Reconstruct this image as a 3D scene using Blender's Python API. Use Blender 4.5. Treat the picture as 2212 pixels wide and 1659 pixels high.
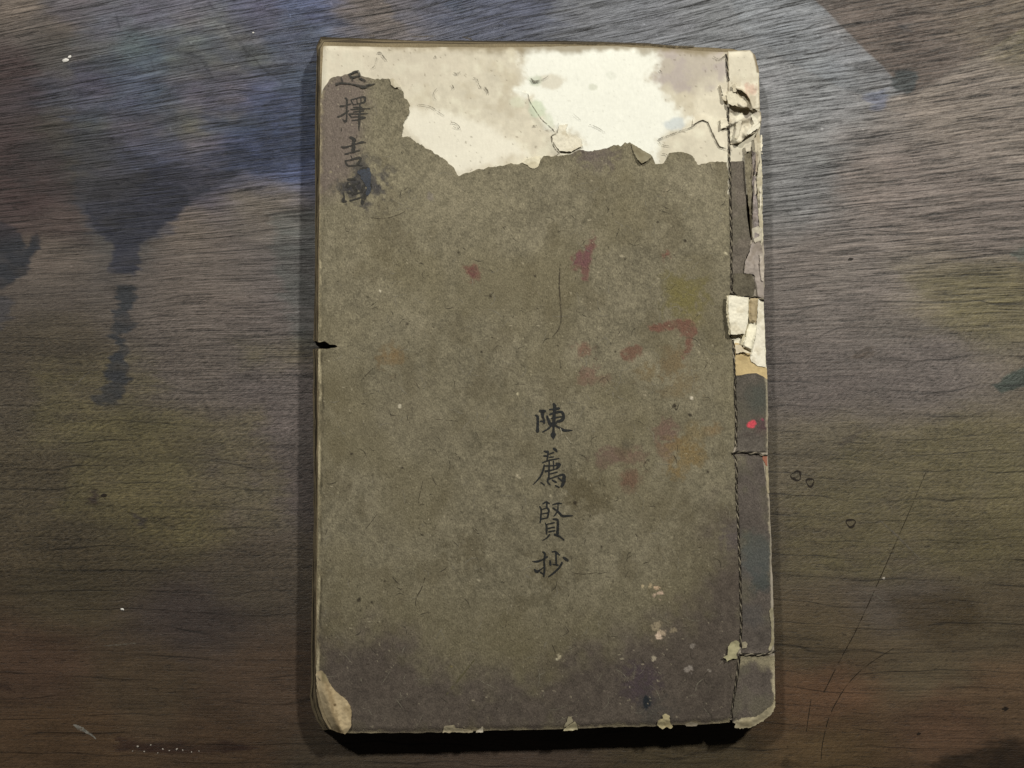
import bpy, math
import numpy as np
from mathutils import Matrix, Vector

# ------------------------------------------------------------------ scene, camera, world, lamps, exposure
for o in list(bpy.data.objects):
    bpy.data.objects.remove(o)
scene = bpy.context.scene
COL = scene.collection
IW, IH, FPX = 2212.0, 1659.0, 1736.0          # measuring frame of the photograph and focal length in its pixels
HB = 0.0115                                   # height of the closed book (m)
DIST = 0.2775
ROT = Matrix.Rotation(math.radians(-2.6), 3, 'Y') @ Matrix.Rotation(math.radians(2.6), 3, 'X')
VIEW = ROT @ Vector((0, 0, -1))
CAMLOC = Vector((0, 0, HB)) - VIEW * DIST
cd = bpy.data.cameras.new('camera')
cam = bpy.data.objects.new('camera', cd)
COL.objects.link(cam)
cam.matrix_world = Matrix.Translation(CAMLOC) @ ROT.to_4x4()
cd.sensor_width = 36.0
cd.lens = 36.0 * FPX / IW
cd.clip_start = 0.01
cd.clip_end = 20
scene.camera = cam

w = bpy.data.worlds.new('World')
scene.world = w
w.use_nodes = True
w.node_tree.nodes['Background'].inputs[0].default_value = (1.0, 0.95, 0.88, 1)
w.node_tree.nodes['Background'].inputs[1].default_value = 0.02


def lamp(name, loc, power, radius, color):
    l = bpy.data.lights.new(name, 'AREA')
    l.shape = 'DISK'
    l.size = radius * 2
    l.energy = power
    l.color = color
    o = bpy.data.objects.new(name, l)
    COL.objects.link(o)
    o.location = loc
    o.rotation_euler = (Vector((0, 0, 0)) - Vector(loc)).to_track_quat('-Z', 'Y').to_euler()
    return o


lamp('lamp', (0.37, 0.45, 0.55), 4.6, 0.022, (1.0, 0.97, 0.885))
lamp('lamp', (-0.27, 0.45, 0.55), 3.0, 0.022, (1.0, 0.97, 0.90))

scene.view_settings.view_transform = 'Standard'
scene.view_settings.look = 'None'
scene.view_settings.exposure = 0.0
scene.view_settings.gamma = 1.0
scene.view_settings.use_curve_mapping = False
scene.render.resolution_x = 1024
scene.render.resolution_y = 768

# ------------------------------------------------------------------ measuring: photo point -> point on the plane z
RM = np.array(ROT)
CL = np.array(CAMLOC)


def P(u, v, z):
    u = np.asarray(u, float); v = np.asarray(v, float); z = np.asarray(z, float) + 0 * u
    d = np.stack([(u - IW / 2) / FPX, -(v - IH / 2) / FPX, -np.ones_like(u)], -1) @ RM.T
    t = (z - CL[2]) / d[..., 2]
    p = CL + d * t[..., None]
    return p


# windows of the photograph in which outlines were measured: origin x, y and scale
F1 = (658.3, 54.86, .24801)
F2 = (1152.1, 54.86, .24801)
F3 = (1481.2, 82.3, .23148)
F4 = (1508.7, 493.7, .23148)
F5 = (1508.7, 850.3, .23148)
F6 = (1481.2, 1206.9, .24796)
FA = (658.3, 137.2, .19849)
FB = (1124.6, 855.8, .11906)
FC = (1124.6, 1042.3, .13232)
FR = (1152.1, 466.3, .38032)
FL = (658.3, 1371.5, .17325)
FN = (658.3, 658.3, .16538)


def fr(F, pts):
    return [(F[0] + p[0] * F[2], F[1] + p[1] * F[2]) + tuple(p[2:]) for p in pts]


# ------------------------------------------------------------------ numpy noise and distance fields
_rng = np.random.default_rng(7)
_TAB = _rng.random((12, 256, 256)).astype(np.float32)


def vnoise(x, y, seed=0):
    t = _TAB[seed % 12]
    xi = np.floor(x); yi = np.floor(y)
    fx = x - xi; fy = y - yi
    fx = fx * fx * (3 - 2 * fx); fy = fy * fy * (3 - 2 * fy)
    a = (xi.astype(int) + seed * 37) & 255; b = (yi.astype(int) + seed * 91) & 255
    a1 = (a + 1) & 255; b1 = (b + 1) & 255
    return (t[a, b] * (1 - fx) + t[a1, b] * fx) * (1 - fy) + (t[a, b1] * (1 - fx) + t[a1, b1] * fx) * fy


def fbm(x, y, scale, seed=0, octv=4, gain=.5):
    s = 0; a = 1; n = 0
    for k in range(octv):
        s = s + a * (vnoise(x / scale, y / scale, seed + k * 3) * 2 - 1); n += a
        a *= gain; scale *= .5
    return s / n


def sd_poly(pts):
    """signed distance, positive inside, of a polygon"""
    p = np.array([q[:2] for q in pts], float)

    def f(u, v):
        d = np.full(u.shape, 1e9); ins = np.zeros(u.shape, bool)
        n = len(p)
        for i in range(n):
            a = p[i]; b = p[(i + 1) % n]
            e = b - a; wx = u - a[0]; wy = v - a[1]
            t = np.clip((wx * e[0] + wy * e[1]) / max(e @ e, 1e-9), 0, 1)
            d = np.minimum(d, (wx - e[0] * t) ** 2 + (wy - e[1] * t) ** 2)
            if a[1] != b[1]:
                c = (a[1] > v) != (b[1] > v)
                ins ^= c & (u < (b[0] - a[0]) * (v - a[1]) / (b[1] - a[1]) + a[0])
        d = np.sqrt(d)
        return np.where(ins, d, -d)
    return f


def gridded(f, box, step=1.5):
    """the same field looked up on a fine grid (fast for repeated use)"""
    xs = np.arange(box[0], box[2] + step, step); ys = np.arange(box[1], box[3] + step, step)
    G = f(*np.meshgrid(xs, ys))

    def g(u, v):
        a = np.clip((np.asarray(u, float) - box[0]) / step, 0, len(xs) - 1.001); b = np.clip((np.asarray(v, float) - box[1]) / step, 0, len(ys) - 1.001)
        i = a.astype(int); j = b.astype(int); a = a - i; b = b - j
        return (G[j, i] * (1 - a) + G[j, i + 1] * a) * (1 - b) + (G[j + 1, i] * (1 - a) + G[j + 1, i + 1] * a) * b
    return g


def near(pts, u, v, pad):
    p = np.array([q[:2] for q in pts])
    return (u > p[:, 0].min() - pad) & (u < p[:, 0].max() + pad) & (v > p[:, 1].min() - pad) & (v < p[:, 1].max() + pad)


def sd_line(pts, u, v):
    p = np.array([q[:2] for q in pts], float)
    d = np.full(u.shape, 1e9)
    for i in range(len(p) - 1):
        a = p[i]; e = p[i + 1] - a; wx = u - a[0]; wy = v - a[1]
        t = np.clip((wx * e[0] + wy * e[1]) / max(e @ e, 1e-9), 0, 1)
        d = np.minimum(d, (wx - e[0] * t) ** 2 + (wy - e[1] * t) ** 2)
    return np.sqrt(d)


def ss(a, b, x):
    t = np.clip((x - a) / (b - a), 0, 1)
    return t * t * (3 - 2 * t)


def lin(c):
    c = np.array(c, float) / 255
    return np.where(c < .04045, c / 12.92, ((c + .055) / 1.055) ** 2.4)


def ILL(y):
    return 1.22 - .52 * (np.asarray(y, float) / 1659.0)


def A(c, y):
    """paint colour of a surface whose picture colour is c at picture row y: divides the lamps' falloff out"""
    return lin(c) / ILL(y)


def mixc(c, m, col):
    return c * (1 - m[:, None]) + np.asarray(col)[None, :] * m[:, None]


# ------------------------------------------------------------------ materials
def nodes_of(m):
    m.use_nodes = True
    nt = m.node_tree
    return nt, nt.nodes, nt.links, nt.nodes['Principled BSDF']


def paper_mat(name, rough=.85, mott=.16, bump=.35, scale=900.0, spec=.25):
    m = bpy.data.materials.new(name)
    nt, N, L, b = nodes_of(m)
    at = N.new('ShaderNodeAttribute'); at.attribute_name = 'col'
    tc = N.new('ShaderNodeTexCoord')
    n1 = N.new('ShaderNodeTexNoise'); n1.inputs['Scale'].default_value = scale; n1.inputs['Detail'].default_value = 6
    n1.inputs['Roughness'].default_value = .65
    mp = N.new('ShaderNodeMapping'); mp.inputs['Scale'].default_value = (1, .35, 1)
    L.new(tc.outputs['Object'], mp.inputs[0]); L.new(tc.outputs['Object'], n1.inputs['Vector'])
    n2 = N.new('ShaderNodeTexNoise'); n2.inputs['Scale'].default_value = scale * 2.2; n2.inputs['Detail'].default_value = 4
    L.new(mp.outputs[0], n2.inputs['Vector'])
    ad = N.new('ShaderNodeMath'); ad.operation = 'ADD'
    L.new(n1.outputs[0], ad.inputs[0]); L.new(n2.outputs[0], ad.inputs[1])
    mr = N.new('ShaderNodeMapRange')
    mr.inputs[1].default_value = .65; mr.inputs[2].default_value = 1.35
    mr.inputs[3].default_value = 1 - mott; mr.inputs[4].default_value = 1 + mott
    L.new(ad.outputs[0], mr.inputs[0])
    vm = N.new('ShaderNodeVectorMath'); vm.operation = 'SCALE'
    L.new(at.outputs['Color'], vm.inputs[0]); L.new(mr.outputs[0], vm.inputs['Scale'])
    L.new(vm.outputs[0], b.inputs['Base Color'])
    b.inputs['Roughness'].default_value = rough
    b.inputs['Specular IOR Level'].default_value = spec
    bp = N.new('ShaderNodeBump'); bp.inputs['Strength'].default_value = bump; bp.inputs['Distance'].default_value = .0003
    L.new(ad.outputs[0], bp.inputs['Height']); L.new(bp.outputs[0], b.inputs['Normal'])
    return m


def plain_mat(name, color, rough=.7, var=.25, scale=1500.0, spec=.3, alpha=None):
    m = bpy.data.materials.new(name)
    nt, N, L, b = nodes_of(m)
    tc = N.new('ShaderNodeTexCoord')
    n1 = N.new('ShaderNodeTexNoise'); n1.inputs['Scale'].default_value = scale; n1.inputs['Detail'].default_value = 5
    L.new(tc.outputs['Object'], n1.inputs['Vector'])
    mx = N.new('ShaderNodeMix'); mx.data_type = 'RGBA'
    c = np.array(color)
    mx.inputs[6].default_value = (*np.clip(c * (1 - var), 0, 1), 1); mx.inputs[7].default_value = (*np.clip(c * (1 + var), 0, 1), 1)
    mr = N.new('ShaderNodeMapRange'); mr.inputs[1].default_value = .35; mr.inputs[2].default_value = .65
    L.new(n1.outputs[0], mr.inputs[0]); L.new(mr.outputs[0], mx.inputs[0])
    L.new(mx.outputs[2], b.inputs['Base Color'])
    b.inputs['Roughness'].default_value = rough
    b.inputs['Specular IOR Level'].default_value = spec
    if alpha:
        m2 = N.new('ShaderNodeMapRange'); m2.inputs[1].default_value = .36; m2.inputs[2].default_value = .52
        m2.inputs[3].default_value = alpha[0]; m2.inputs[4].default_value = alpha[1]
        n3 = N.new('ShaderNodeTexNoise'); n3.inputs['Scale'].default_value = scale * .7; n3.inputs['Detail'].default_value = 4
        L.new(tc.outputs['Object'], n3.inputs['Vector'])
        L.new(n3.outputs[0], m2.inputs[0]); L.new(m2.outputs[0], b.inputs['Alpha'])
    return m


M_COVER = paper_mat('worn_cover_paper', mott=.42, bump=.6, scale=1700)
M_WHITE = paper_mat('lining_paper', mott=.045, bump=.25, scale=600)
M_PAGE = paper_mat('page_paper', mott=.22, bump=.5, scale=1200)
M_INK = plain_mat('brush_ink', (.017, .018, .018), .6, .35, alpha=(.72, 1.0))
M_INK_FADED = plain_mat('faded_brush_ink', (.036, .034, .029), .75, .35, alpha=(.5, .95))
M_INK_WET = plain_mat('glossy_blue_ink', (.014, .021, .036), .32, .5, scale=2500, spec=.6, alpha=(.75, 1.0))
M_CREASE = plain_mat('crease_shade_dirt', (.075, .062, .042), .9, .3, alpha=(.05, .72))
M_THREAD_D = plain_mat('brown_thread', (.022, .017, .012), .8, .3, scale=4000)
M_THREAD_L = plain_mat('pale_thread', (.19, .165, .12), .8, .75, scale=600)  # pale ply: glints of the dark thread painted as its colour


def wood_mat():
    m = bpy.data.materials.new('stained_wood')
    nt, N, L, b = nodes_of(m)
    at = N.new('ShaderNodeAttribute'); at.attribute_name = 'col'
    gr = N.new('ShaderNodeAttribute'); gr.attribute_name = 'grain'

    def math_(op, a, bb=None, c=None):
        n = N.new('ShaderNodeMath'); n.operation = op
        for i, x in enumerate((a, bb, c)):
            if x is None: continue
            if isinstance(x, (int, float)): n.inputs[i].default_value = x
            else: L.new(x, n.inputs[i])
        return n.outputs[0]

    def nz(sx, sy, det=4, rough=.55, dist=0.0, rot=0):
        mp = N.new('ShaderNodeMapping'); mp.inputs['Scale'].default_value = (sx, sy, 0)
        src = gr.outputs['Vector']
        if rot:
            m0 = N.new('ShaderNodeMapping'); m0.inputs['Rotation'].default_value = (0, 0, rot)
            L.new(src, m0.inputs[0]); src = m0.outputs[0]
        L.new(src, mp.inputs[0])
        n = N.new('ShaderNodeTexNoise'); n.inputs['Scale'].default_value = 1
        n.inputs['Detail'].default_value = det; n.inputs['Roughness'].default_value = rough
        n.inputs['Distortion'].default_value = dist
        L.new(mp.outputs[0], n.inputs['Vector'])
        return n.outputs[0]
    sep = N.new('ShaderNodeSeparateXYZ'); L.new(gr.outputs['Vector'], sep.inputs[0])
    amp = sep.outputs[2]
    saw = nz(.05, 1.4, 3, .62, 0)            # saw lines and pores along the grain
    fleck = nz(.45, 1.3, 3, .68, .0, -.42)         # short slanted flecks
    fine = nz(2.2, 4.2, 3, .65)
    broad = nz(.03, .09, 3, .5, .5)
    ring = nz(.005, .085, 2, .5, .2)
    wav = nz(.011, .03, 3, .55)
    d = math_('ABSOLUTE', math_('SUBTRACT', math_('FRACT', math_('MULTIPLY_ADD', sep.outputs[1], .135, math_('MULTIPLY', wav, 2.6))), .5))
    brk = nz(.035, .3, 2, .5)
    mr = N.new('ShaderNodeMapRange'); L.new(d, mr.inputs[0])
    mr.inputs[1].default_value = 0.0; mr.inputs[2].default_value = .055; mr.inputs[3].default_value = 1; mr.inputs[4].default_value = 0
    mk = N.new('ShaderNodeMapRange'); L.new(brk, mk.inputs[0]); mk.inputs[1].default_value = .42; mk.inputs[2].default_value = .6; mk.inputs[3].default_value = .12; mk.inputs[4].default_value = .7
    ringk = math_('SUBTRACT', 1, math_('MULTIPLY', mr.outputs[0], mk.outputs[0]))
    def band(x, lo, hi, a, bb):
        n = N.new('ShaderNodeMapRange'); n.interpolation_type = 'SMOOTHSTEP'; L.new(x, n.inputs[0])
        n.inputs[1].default_value = lo; n.inputs[2].default_value = hi; n.inputs[3].default_value = a; n.inputs[4].default_value = bb
        return n.outputs[0]
    long_ = nz(.009, .5, 5, .62, 0)
    saw2 = nz(.07, 2.2, 2, .6, 0)
    pore = nz(.22, 2.9, 2, .5, .2)
    fat = N.new('ShaderNodeAttribute'); fat.attribute_name = 'fleck'
    s_amp = math_('MULTIPLY', math_('MULTIPLY', amp, 1.2), math_('ADD', math_('ADD', band(saw, .52, .60, 0, -.56), band(saw, .47, .38, 0, .40)), math_('ADD', band(saw2, .54, .62, 0, -.36), band(saw2, .46, .38, 0, .22))))
    f_amp = math_('MULTIPLY', math_('MULTIPLY', fat.outputs['Fac'], .85), math_('ADD', band(fleck, .53, .60, 0, -.50), band(fleck, .47, .39, 0, .50)))
    x_amp = math_('MULTIPLY', math_('SUBTRACT', fine, .5), 1.9)
    p_amp = band(pore, .60, .68, 0, -.45)
    l_amp = math_('MULTIPLY', math_('MULTIPLY_ADD', amp, .75, .25), math_('ADD', band(long_, .54, .64, 0, -.42), band(long_, .46, .36, 0, .34)))
    b_amp = math_('ADD', l_amp, math_('MULTIPLY', math_('SUBTRACT', broad, .5), .7))
    t = math_('ADD', math_('ADD', s_amp, f_amp), math_('ADD', math_('ADD', x_amp, p_amp), b_amp))
    fac = math_('MAXIMUM', math_('MULTIPLY', math_('ADD', t, math_('MULTIPLY_ADD', amp, .25, 1.02)), ringk), .08)
    vm = N.new('ShaderNodeVectorMath'); vm.operation = 'SCALE'
    L.new(at.outputs['Color'], vm.inputs[0]); L.new(fac, vm.inputs['Scale'])
    L.new(vm.outputs[0], b.inputs['Base Color'])
    b.inputs['Roughness'].default_value = .48
    b.inputs['Specular IOR Level'].default_value = .42
    hgt = math_('ADD', math_('ADD', s_amp, f_amp), math_('MULTIPLY_ADD', x_amp, .5, p_amp))
    bp = N.new('ShaderNodeBump'); bp.inputs['Strength'].default_value = .42; bp.inputs['Distance'].default_value = .0004
    L.new(hgt, bp.inputs['Height']); L.new(bp.outputs[0], b.inputs['Normal'])
    return m


M_WOOD = wood_mat()


# ------------------------------------------------------------------ mesh builders
def mesh_obj(name, verts, faces, mat, parent=None, cols=None, smooth=None):
    me = bpy.data.meshes.new(name)
    me.from_pydata([tuple(v) for v in verts] if not isinstance(verts, np.ndarray) else verts.tolist(), [], faces)
    if cols is not None:
        a = me.attributes.new('col', 'FLOAT_COLOR', 'POINT')
        c = np.ones((len(verts), 4), np.float32); c[:, :3] = np.clip(cols, 0.001, .95)
        a.data.foreach_set('color', c.ravel())
    if smooth is not None:
        f = np.zeros(len(faces), bool); f[:smooth] = True
        me.polygons.foreach_set('use_smooth', f)
    me.materials.append(mat)
    me.update()
    o = bpy.data.objects.new(name, me)
    COL.objects.link(o)
    o.parent = parent
    return o


def sheet(name, sdf, box, step, z0, zfun, colfun, thick, mat, parent, bottom=False, grid=None):
    """paper sheet: the part of a grid where sdf > 0, cut cleanly along sdf = 0, with height, colour and edge walls"""
    xs = np.arange(box[0], box[2] + step, step); ys = np.arange(box[1], box[3] + step, step)
    U, V = np.meshgrid(xs, ys)
    D = sdf(U, V)
    ny, nx = D.shape
    ins = D > 0
    idx = np.full(D.shape, -1, int)
    idx[ins] = np.arange(ins.sum())
    uv = list(zip(U[ins].tolist(), V[ins].tolist()))
    q = ins[:-1, :-1].astype(int) + ins[:-1, 1:] + ins[1:, :-1] + ins[1:, 1:]
    I, J = np.where(q == 4)
    faces = np.stack([idx[I, J], idx[I + 1, J], idx[I + 1, J + 1], idx[I, J + 1]], 1).tolist()
    cache = {}

    def cut(a, b):
        k = (a, b) if a < b else (b, a)
        if k not in cache:
            da = D[a]; db = D[b]; t = da / (da - db); t = min(max(t, .04), .96)
            uv.append((U[a] + (U[b] - U[a]) * t, V[a] + (V[b] - V[a]) * t))
            cache[k] = len(uv) - 1
        return cache[k]
    I, J = np.where((q > 0) & (q < 4))
    for i, j in zip(I.tolist(), J.tolist()):
        c = [(i, j), (i + 1, j), (i + 1, j + 1), (i, j + 1)]
        poly = []
        for k in range(4):
            a = c[k]; b = c[(k + 1) % 4]
            if ins[a]: poly.append(int(idx[a]))
            if ins[a] != ins[b]: poly.append(cut(a, b))
        if len(poly) >= 3: faces.append(poly)
    if not faces: return None
    uv = np.array(uv)
    u, v = uv[:, 0], uv[:, 1]
    d = np.maximum(sdf(u, v), 0)
    z = z0 + (zfun(u, v, d) if zfun else 0 * u)
    cols = colfun(u, v, d)
    pos = P(u, v, z)
    # outline edges: used by one face only
    cnt = {}
    for f in faces:
        n = len(f)
        for k in range(n):
            a = f[k]; b = f[(k + 1) % n]
            if (b, a) in cnt: del cnt[(b, a)]
            else: cnt[(a, b)] = 1
    nt = len(faces)
    verts = pos; cc = cols
    if thick > 0:
        ring = sorted({a for e in cnt for a in e})
        mp1 = {a: len(pos) + i for i, a in enumerate(ring)}
        mp2 = {a: len(pos) + len(ring) + i for i, a in enumerate(ring)}
        r = np.array(ring)
        low = pos[r].copy(); low[:, 2] -= thick
        verts = np.concatenate([pos, pos[r], low]); cc = np.concatenate([cols, cols[r], cols[r]])
        faces = faces + [[b, a, mp2[a], mp2[b]] if False else [mp1[b], mp1[a], mp2[a], mp2[b]] for a, b in cnt]
        if bottom:
            off = len(verts)
            bl = pos.copy(); bl[:, 2] -= thick
            verts = np.concatenate([verts, bl]); cc = np.concatenate([cc, cols])
            faces = faces + [[off + k for k in reversed(f)] for f in faces[:nt]]
    return mesh_obj(name, verts, faces, mat, parent, cc, nt)


def prism(name, outline, z0, z1, colr, mat, parent):
    n = len(outline)
    o = np.array(outline)
    t = P(o[:, 0], o[:, 1], np.full(n, z1)); b = t.copy(); b[:, 2] = z0
    verts = np.concatenate([t, t, b])
    faces = [list(range(n))[::-1]]
    faces += [[n + i, n + (i + 1) % n, 2 * n + (i + 1) % n, 2 * n + i] for i in range(n)]
    cols = np.concatenate([colr, colr, colr]) if colr.ndim == 2 else np.tile(colr, (3 * n, 1))
    return mesh_obj(name, verts, faces, mat, parent, cols, 0)


def ribbon_geo(pts, zf, V, Fc, res=3.0, jag=.12, rnd=None, h=.00003):
    """a brush stroke: pts are x, y, width; smooth spline, tapered, ragged, slightly raised film"""
    p = np.array(pts, float)
    if len(p) == 2: p = np.array([p[0], (p[0] + p[1]) / 2, p[1]])
    out = []
    n = len(p)
    for i in range(n - 1):
        p0 = p[max(i - 1, 0)]; p1 = p[i]; p2 = p[i + 1]; p3 = p[min(i + 2, n - 1)]
        k = max(2, int(np.hypot(*(p2 - p1)[:2]) / res))
        for t in np.linspace(0, 1, k, endpoint=False):
            out.append(.5 * ((2 * p1) + (p2 - p0) * t + (2 * p0 - 5 * p1 + 4 * p2 - p3) * t * t + (-p0 + 3 * p1 - 3 * p2 + p3) * t ** 3))
    out.append(p[-1])
    c = np.array(out)
    tan = np.gradient(c[:, :2], axis=0)
    tan /= np.maximum(np.hypot(tan[:, 0], tan[:, 1]), 1e-6)[:, None]
    # round ends
    w0 = max(c[0, 2], .4) / 2; w1 = max(c[-1, 2], .4) / 2
    c = np.concatenate([[[*(c[0, :2] - tan[0] * w0 * .75), c[0, 2] * .5]], c, [[*(c[-1, :2] + tan[-1] * w1 * .75), c[-1, 2] * .5]]])
    tan = np.concatenate([[tan[0]], tan, [tan[-1]]])
    nn = np.stack([-tan[:, 1], tan[:, 0]], 1)
    m = len(c)
    wl = np.maximum(c[:, 2], .35) / 2
    ja = 1 + jag * (rnd.random(m) * 2 - 1); jb = 1 + jag * (rnd.random(m) * 2 - 1)
    L_ = c[:, :2] + nn * (wl * ja)[:, None]; R_ = c[:, :2] - nn * (wl * jb)[:, None]
    o = len(V)
    for k in range(m):
        for q in (L_[k], R_[k]):
            V.append(P(q[0], q[1], zf(np.array([q[0]]), np.array([q[1]]))[0] + h))
    for k in range(m - 1):
        Fc.append([o + 2 * k, o + 2 * k + 2, o + 2 * k + 3, o + 2 * k + 1])


def strokes(name, F, sts, mat, parent, zf, ws=1.0, jag=.14, h=.00003, label=None, seed=1):
    V = []; Fc = []
    rnd = np.random.default_rng(seed)
    for si, s in enumerate(sts):
        q = [(F[0] + a * F[2], F[1] + b * F[2], c * F[2] * ws) for a, b, c in s]
        ribbon_geo(q, zf, V, Fc, 2.0, jag, rnd, h + si * .000002)
    o = mesh_obj(name, np.array(V), Fc, mat, parent)
    if label: o['label'] = label
    return o


# ------------------------------------------------------------------ the table top
def build_table():
    step = 3.4
    def axis(a, b, far):
        core = list(np.arange(a, b, step))
        s = step; lo = []; x = a
        while x > a - far:
            s *= 1.18; x -= s; lo.append(x)
        s = step; hi = []; x = core[-1]
        while x < b + far:
            s *= 1.18; x += s; hi.append(x)
        return np.array(lo[::-1] + core + hi)
    xs = axis(-60, 2272, 1500); ys = axis(-60, 1719, 1500)
    U, V = np.meshgrid(xs, ys)
    ny, nx = U.shape
    u = U.ravel(); v = V.ravel()
    uc = np.clip(u, -250, 2460); vc = np.clip(v, -250, 1900)
    # ragged edges: the stain outlines are looked up at a warped place, stretched along the grain
    wu = uc + fbm(u, v * 2.4, 60, 1) * 24 + fbm(u * .35, v * 1.7, 13, 2, 4) * 24
    wv = vc + fbm(u, v * 2, 70, 3) * 14 + fbm(u * .35, v * 1.5, 13, 4, 4) * 11
    # base wood colours, measured on patches of wood and spread smoothly
    samples = [
        (30, 20, (108, 98, 90)), (120, 60, (92, 84, 78)), (30, 150, (78, 66, 64)), (30, 330, (66, 56, 54)), (60, 430, (68, 54, 50)), (150, 20, (90, 88, 94)), (230, 40, (96, 95, 106)), (340, 20, (94, 93, 106)),
        (430, 75, (110, 110, 110)), (560, 20, (88, 88, 108)), (650, 12, (84, 92, 122)), (640, 70, (76, 84, 100)), (420, 130, (96, 94, 88)), (520, 130, (98, 96, 92)), (300, 110, (82, 92, 100)), (300, 190, (84, 90, 104)),
        (200, 110, (80, 82, 84)), (110, 120, (74, 71, 68)), (100, 200, (66, 67, 78)), (200, 200, (82, 80, 92)), (420, 200, (92, 88, 98)), (500, 205, (104, 100, 110)), (560, 220, (78, 86, 122)), (640, 180, (70, 82, 98)),
        (110, 280, (66, 62, 56)), (200, 300, (72, 70, 66)), (300, 270, (80, 76, 86)), (410, 275, (94, 90, 78)), (480, 250, (94, 90, 92)), (560, 300, (66, 76, 112)), (640, 300, (58, 72, 98)), (600, 335, (70, 80, 112)),
        (350, 330, (74, 72, 84)), (310, 355, (64, 72, 94)), (450, 350, (86, 82, 92)), (330, 400, (58, 58, 74)), (240, 380, (68, 66, 74)), (420, 410, (70, 66, 76)), (180, 370, (70, 66, 58)), (220, 450, (60, 58, 58)), (100, 400, (70, 58, 54)),
        (120, 480, (86, 76, 68)), (260, 510, (70, 68, 66)), (400, 500, (102, 92, 84)),
        (560, 450, (100, 92, 84)), (420, 620, (96, 87, 81)), (120, 560, (92, 83, 76)), (120, 760, (72, 64, 52)), (400, 800, (88, 80, 74)),
        (600, 850, (86, 78, 75)), (300, 960, (78, 71, 52)), (560, 1050, (76, 68, 64)), (120, 1050, (72, 64, 50)), (360, 1150, (74, 66, 48)),
        (560, 1250, (66, 58, 48)), (150, 1280, (64, 56, 42)), (420, 1330, (58, 50, 46)), (80, 1430, (66, 51, 40)), (300, 1480, (64, 53, 40)),
        (560, 1480, (66, 53, 42)), (150, 1600, (68, 53, 38)), (500, 1620, (64, 50, 37)), (800, 20, (100, 92, 88)), (1050, 20, (80, 84, 100)),
        (1350, 30, (106, 108, 114)), (1600, 60, (114, 116, 120)), (1750, 180, (124, 125, 128)), (1720, 380, (110, 110, 111)), (1960, 90, (104, 94, 88)),
        (2130, 40, (106, 98, 78)), (2080, 220, (112, 103, 96)), (1900, 400, (108, 99, 94)), (2130, 480, (103, 94, 89)), (1800, 600, (102, 94, 89)),
        (1760, 800, (92, 84, 80)), (2130, 640, (100, 92, 72)), (1980, 800, (100, 92, 88)), (1800, 1000, (90, 82, 66)), (2080, 1000, (96, 88, 68)),
        (1760, 1180, (78, 70, 56)), (2100, 1180, (84, 76, 58)), (1950, 1290, (74, 66, 58)), (2130, 1350, (74, 65, 50)), (1780, 1380, (74, 64, 48)),
        (1780, 1500, (80, 60, 44)), (2000, 1450, (80, 70, 54)), (2150, 1500, (80, 64, 48)), (1800, 1620, (70, 56, 38)), (2050, 1560, (76, 58, 44)), (1100, 1640, (58, 48, 40)),
        (720, 1650, (56, 48, 38)), (1500, 1640, (58, 50, 36)), (1106, 800, (90, 82, 72))]
    num = np.zeros((u.size, 3)); den = np.zeros(u.size)
    for sx, sy, c in samples:
        r2 = ((wu - sx) / 1.25) ** 2 + ((wv - sy) * 1.15) ** 2
        k = 1 / (r2 + 900) ** 2
        num += k[:, None] * A(c, sy); den += k
    col = num / den[:, None]

    blot = fbm(u, v * 2.2, 46, 6)

    def stain(pts, c, y, soft=6, k=1.0, nz=0, warp=1.0):
        nonlocal col
        pu = u + (wu - u) * warp; pv = v + (wv - v) * warp
        w_ = near(pts, pu, pv, soft + 2)
        dd = sd_poly(pts)(pu[w_], pv[w_])
        m = ss(-soft, soft, dd) * k
        if nz: m = m * np.clip(1 + nz * blot[w_], 0, 1.25)
        col[w_] = mixc(col[w_], np.clip(m, 0, 1), A(c, y))

    def line(pts, wd, k, c=(.3, .3, .34), brk=.6):
        w_ = near(pts, u, v, wd * 4 + 12)
        d_ = sd_line(pts, u[w_] + fbm(u[w_], v[w_], 26, 2, 3) * 7, v[w_] + fbm(u[w_], v[w_], 30, 5, 3) * 6)
        m = k * np.exp(-(d_ / wd) ** 2) * np.clip(1 - brk + brk * 1.8 * (vnoise(u[w_] / 22, v[w_] / 22, 4)), 0, 1)
        col[w_] = col[w_] * (1 - m[:, None] * (1 - np.array(c)))
    # inky blue stain, upper left, with its drip
    stain([(150, 140), (330, 80), (500, 40), (700, 10), (760, 60), (760, 330), (640, 350), (560, 395), (440, 430), (400, 450), (380, 500), (300, 530),
           (300, 590), (262, 588), (236, 575), (245, 540), (180, 470), (150, 330)], (52, 57, 74), 260, 8, .42, 1.4)
    stain([(500, 315), (690, 270), (700, 345), (590, 375), (460, 385), (430, 350)], (36, 43, 62), 330, 8, .75, .8)
    stain([(205, 400), (360, 360), (520, 380), (420, 432), (385, 470), (300, 530), (300, 592), (262, 590), (232, 575), (245, 540), (190, 470)], (38, 40, 52), 440, 5, .88, .45, .6)
    stain([(598, 210), (690, 190), (700, 330), (620, 320)], (62, 74, 98), 250, 22, .3, .9)
    stain([(0, 480), (40, 484), (50, 540), (84, 500), (90, 530), (60, 590), (0, 625), (-60, 600), (-60, 480)], (40, 42, 48), 540, 4, .95, .4, .6)
    stain([(-60, 640), (20, 650), (34, 690), (0, 720), (-60, 720)], (58, 58, 64), 660, 8, .7)
    stain([(-60, 120), (70, 130), (100, 300), (170, 440), (190, 520), (-60, 500)], (62, 50, 52), 320, 26, .55)
    stain([(30, 300), (150, 270), (260, 300), (330, 350), (300, 420), (200, 450), (90, 420), (20, 380)], (48, 46, 48), 360, 16, .5, 1.2)
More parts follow.
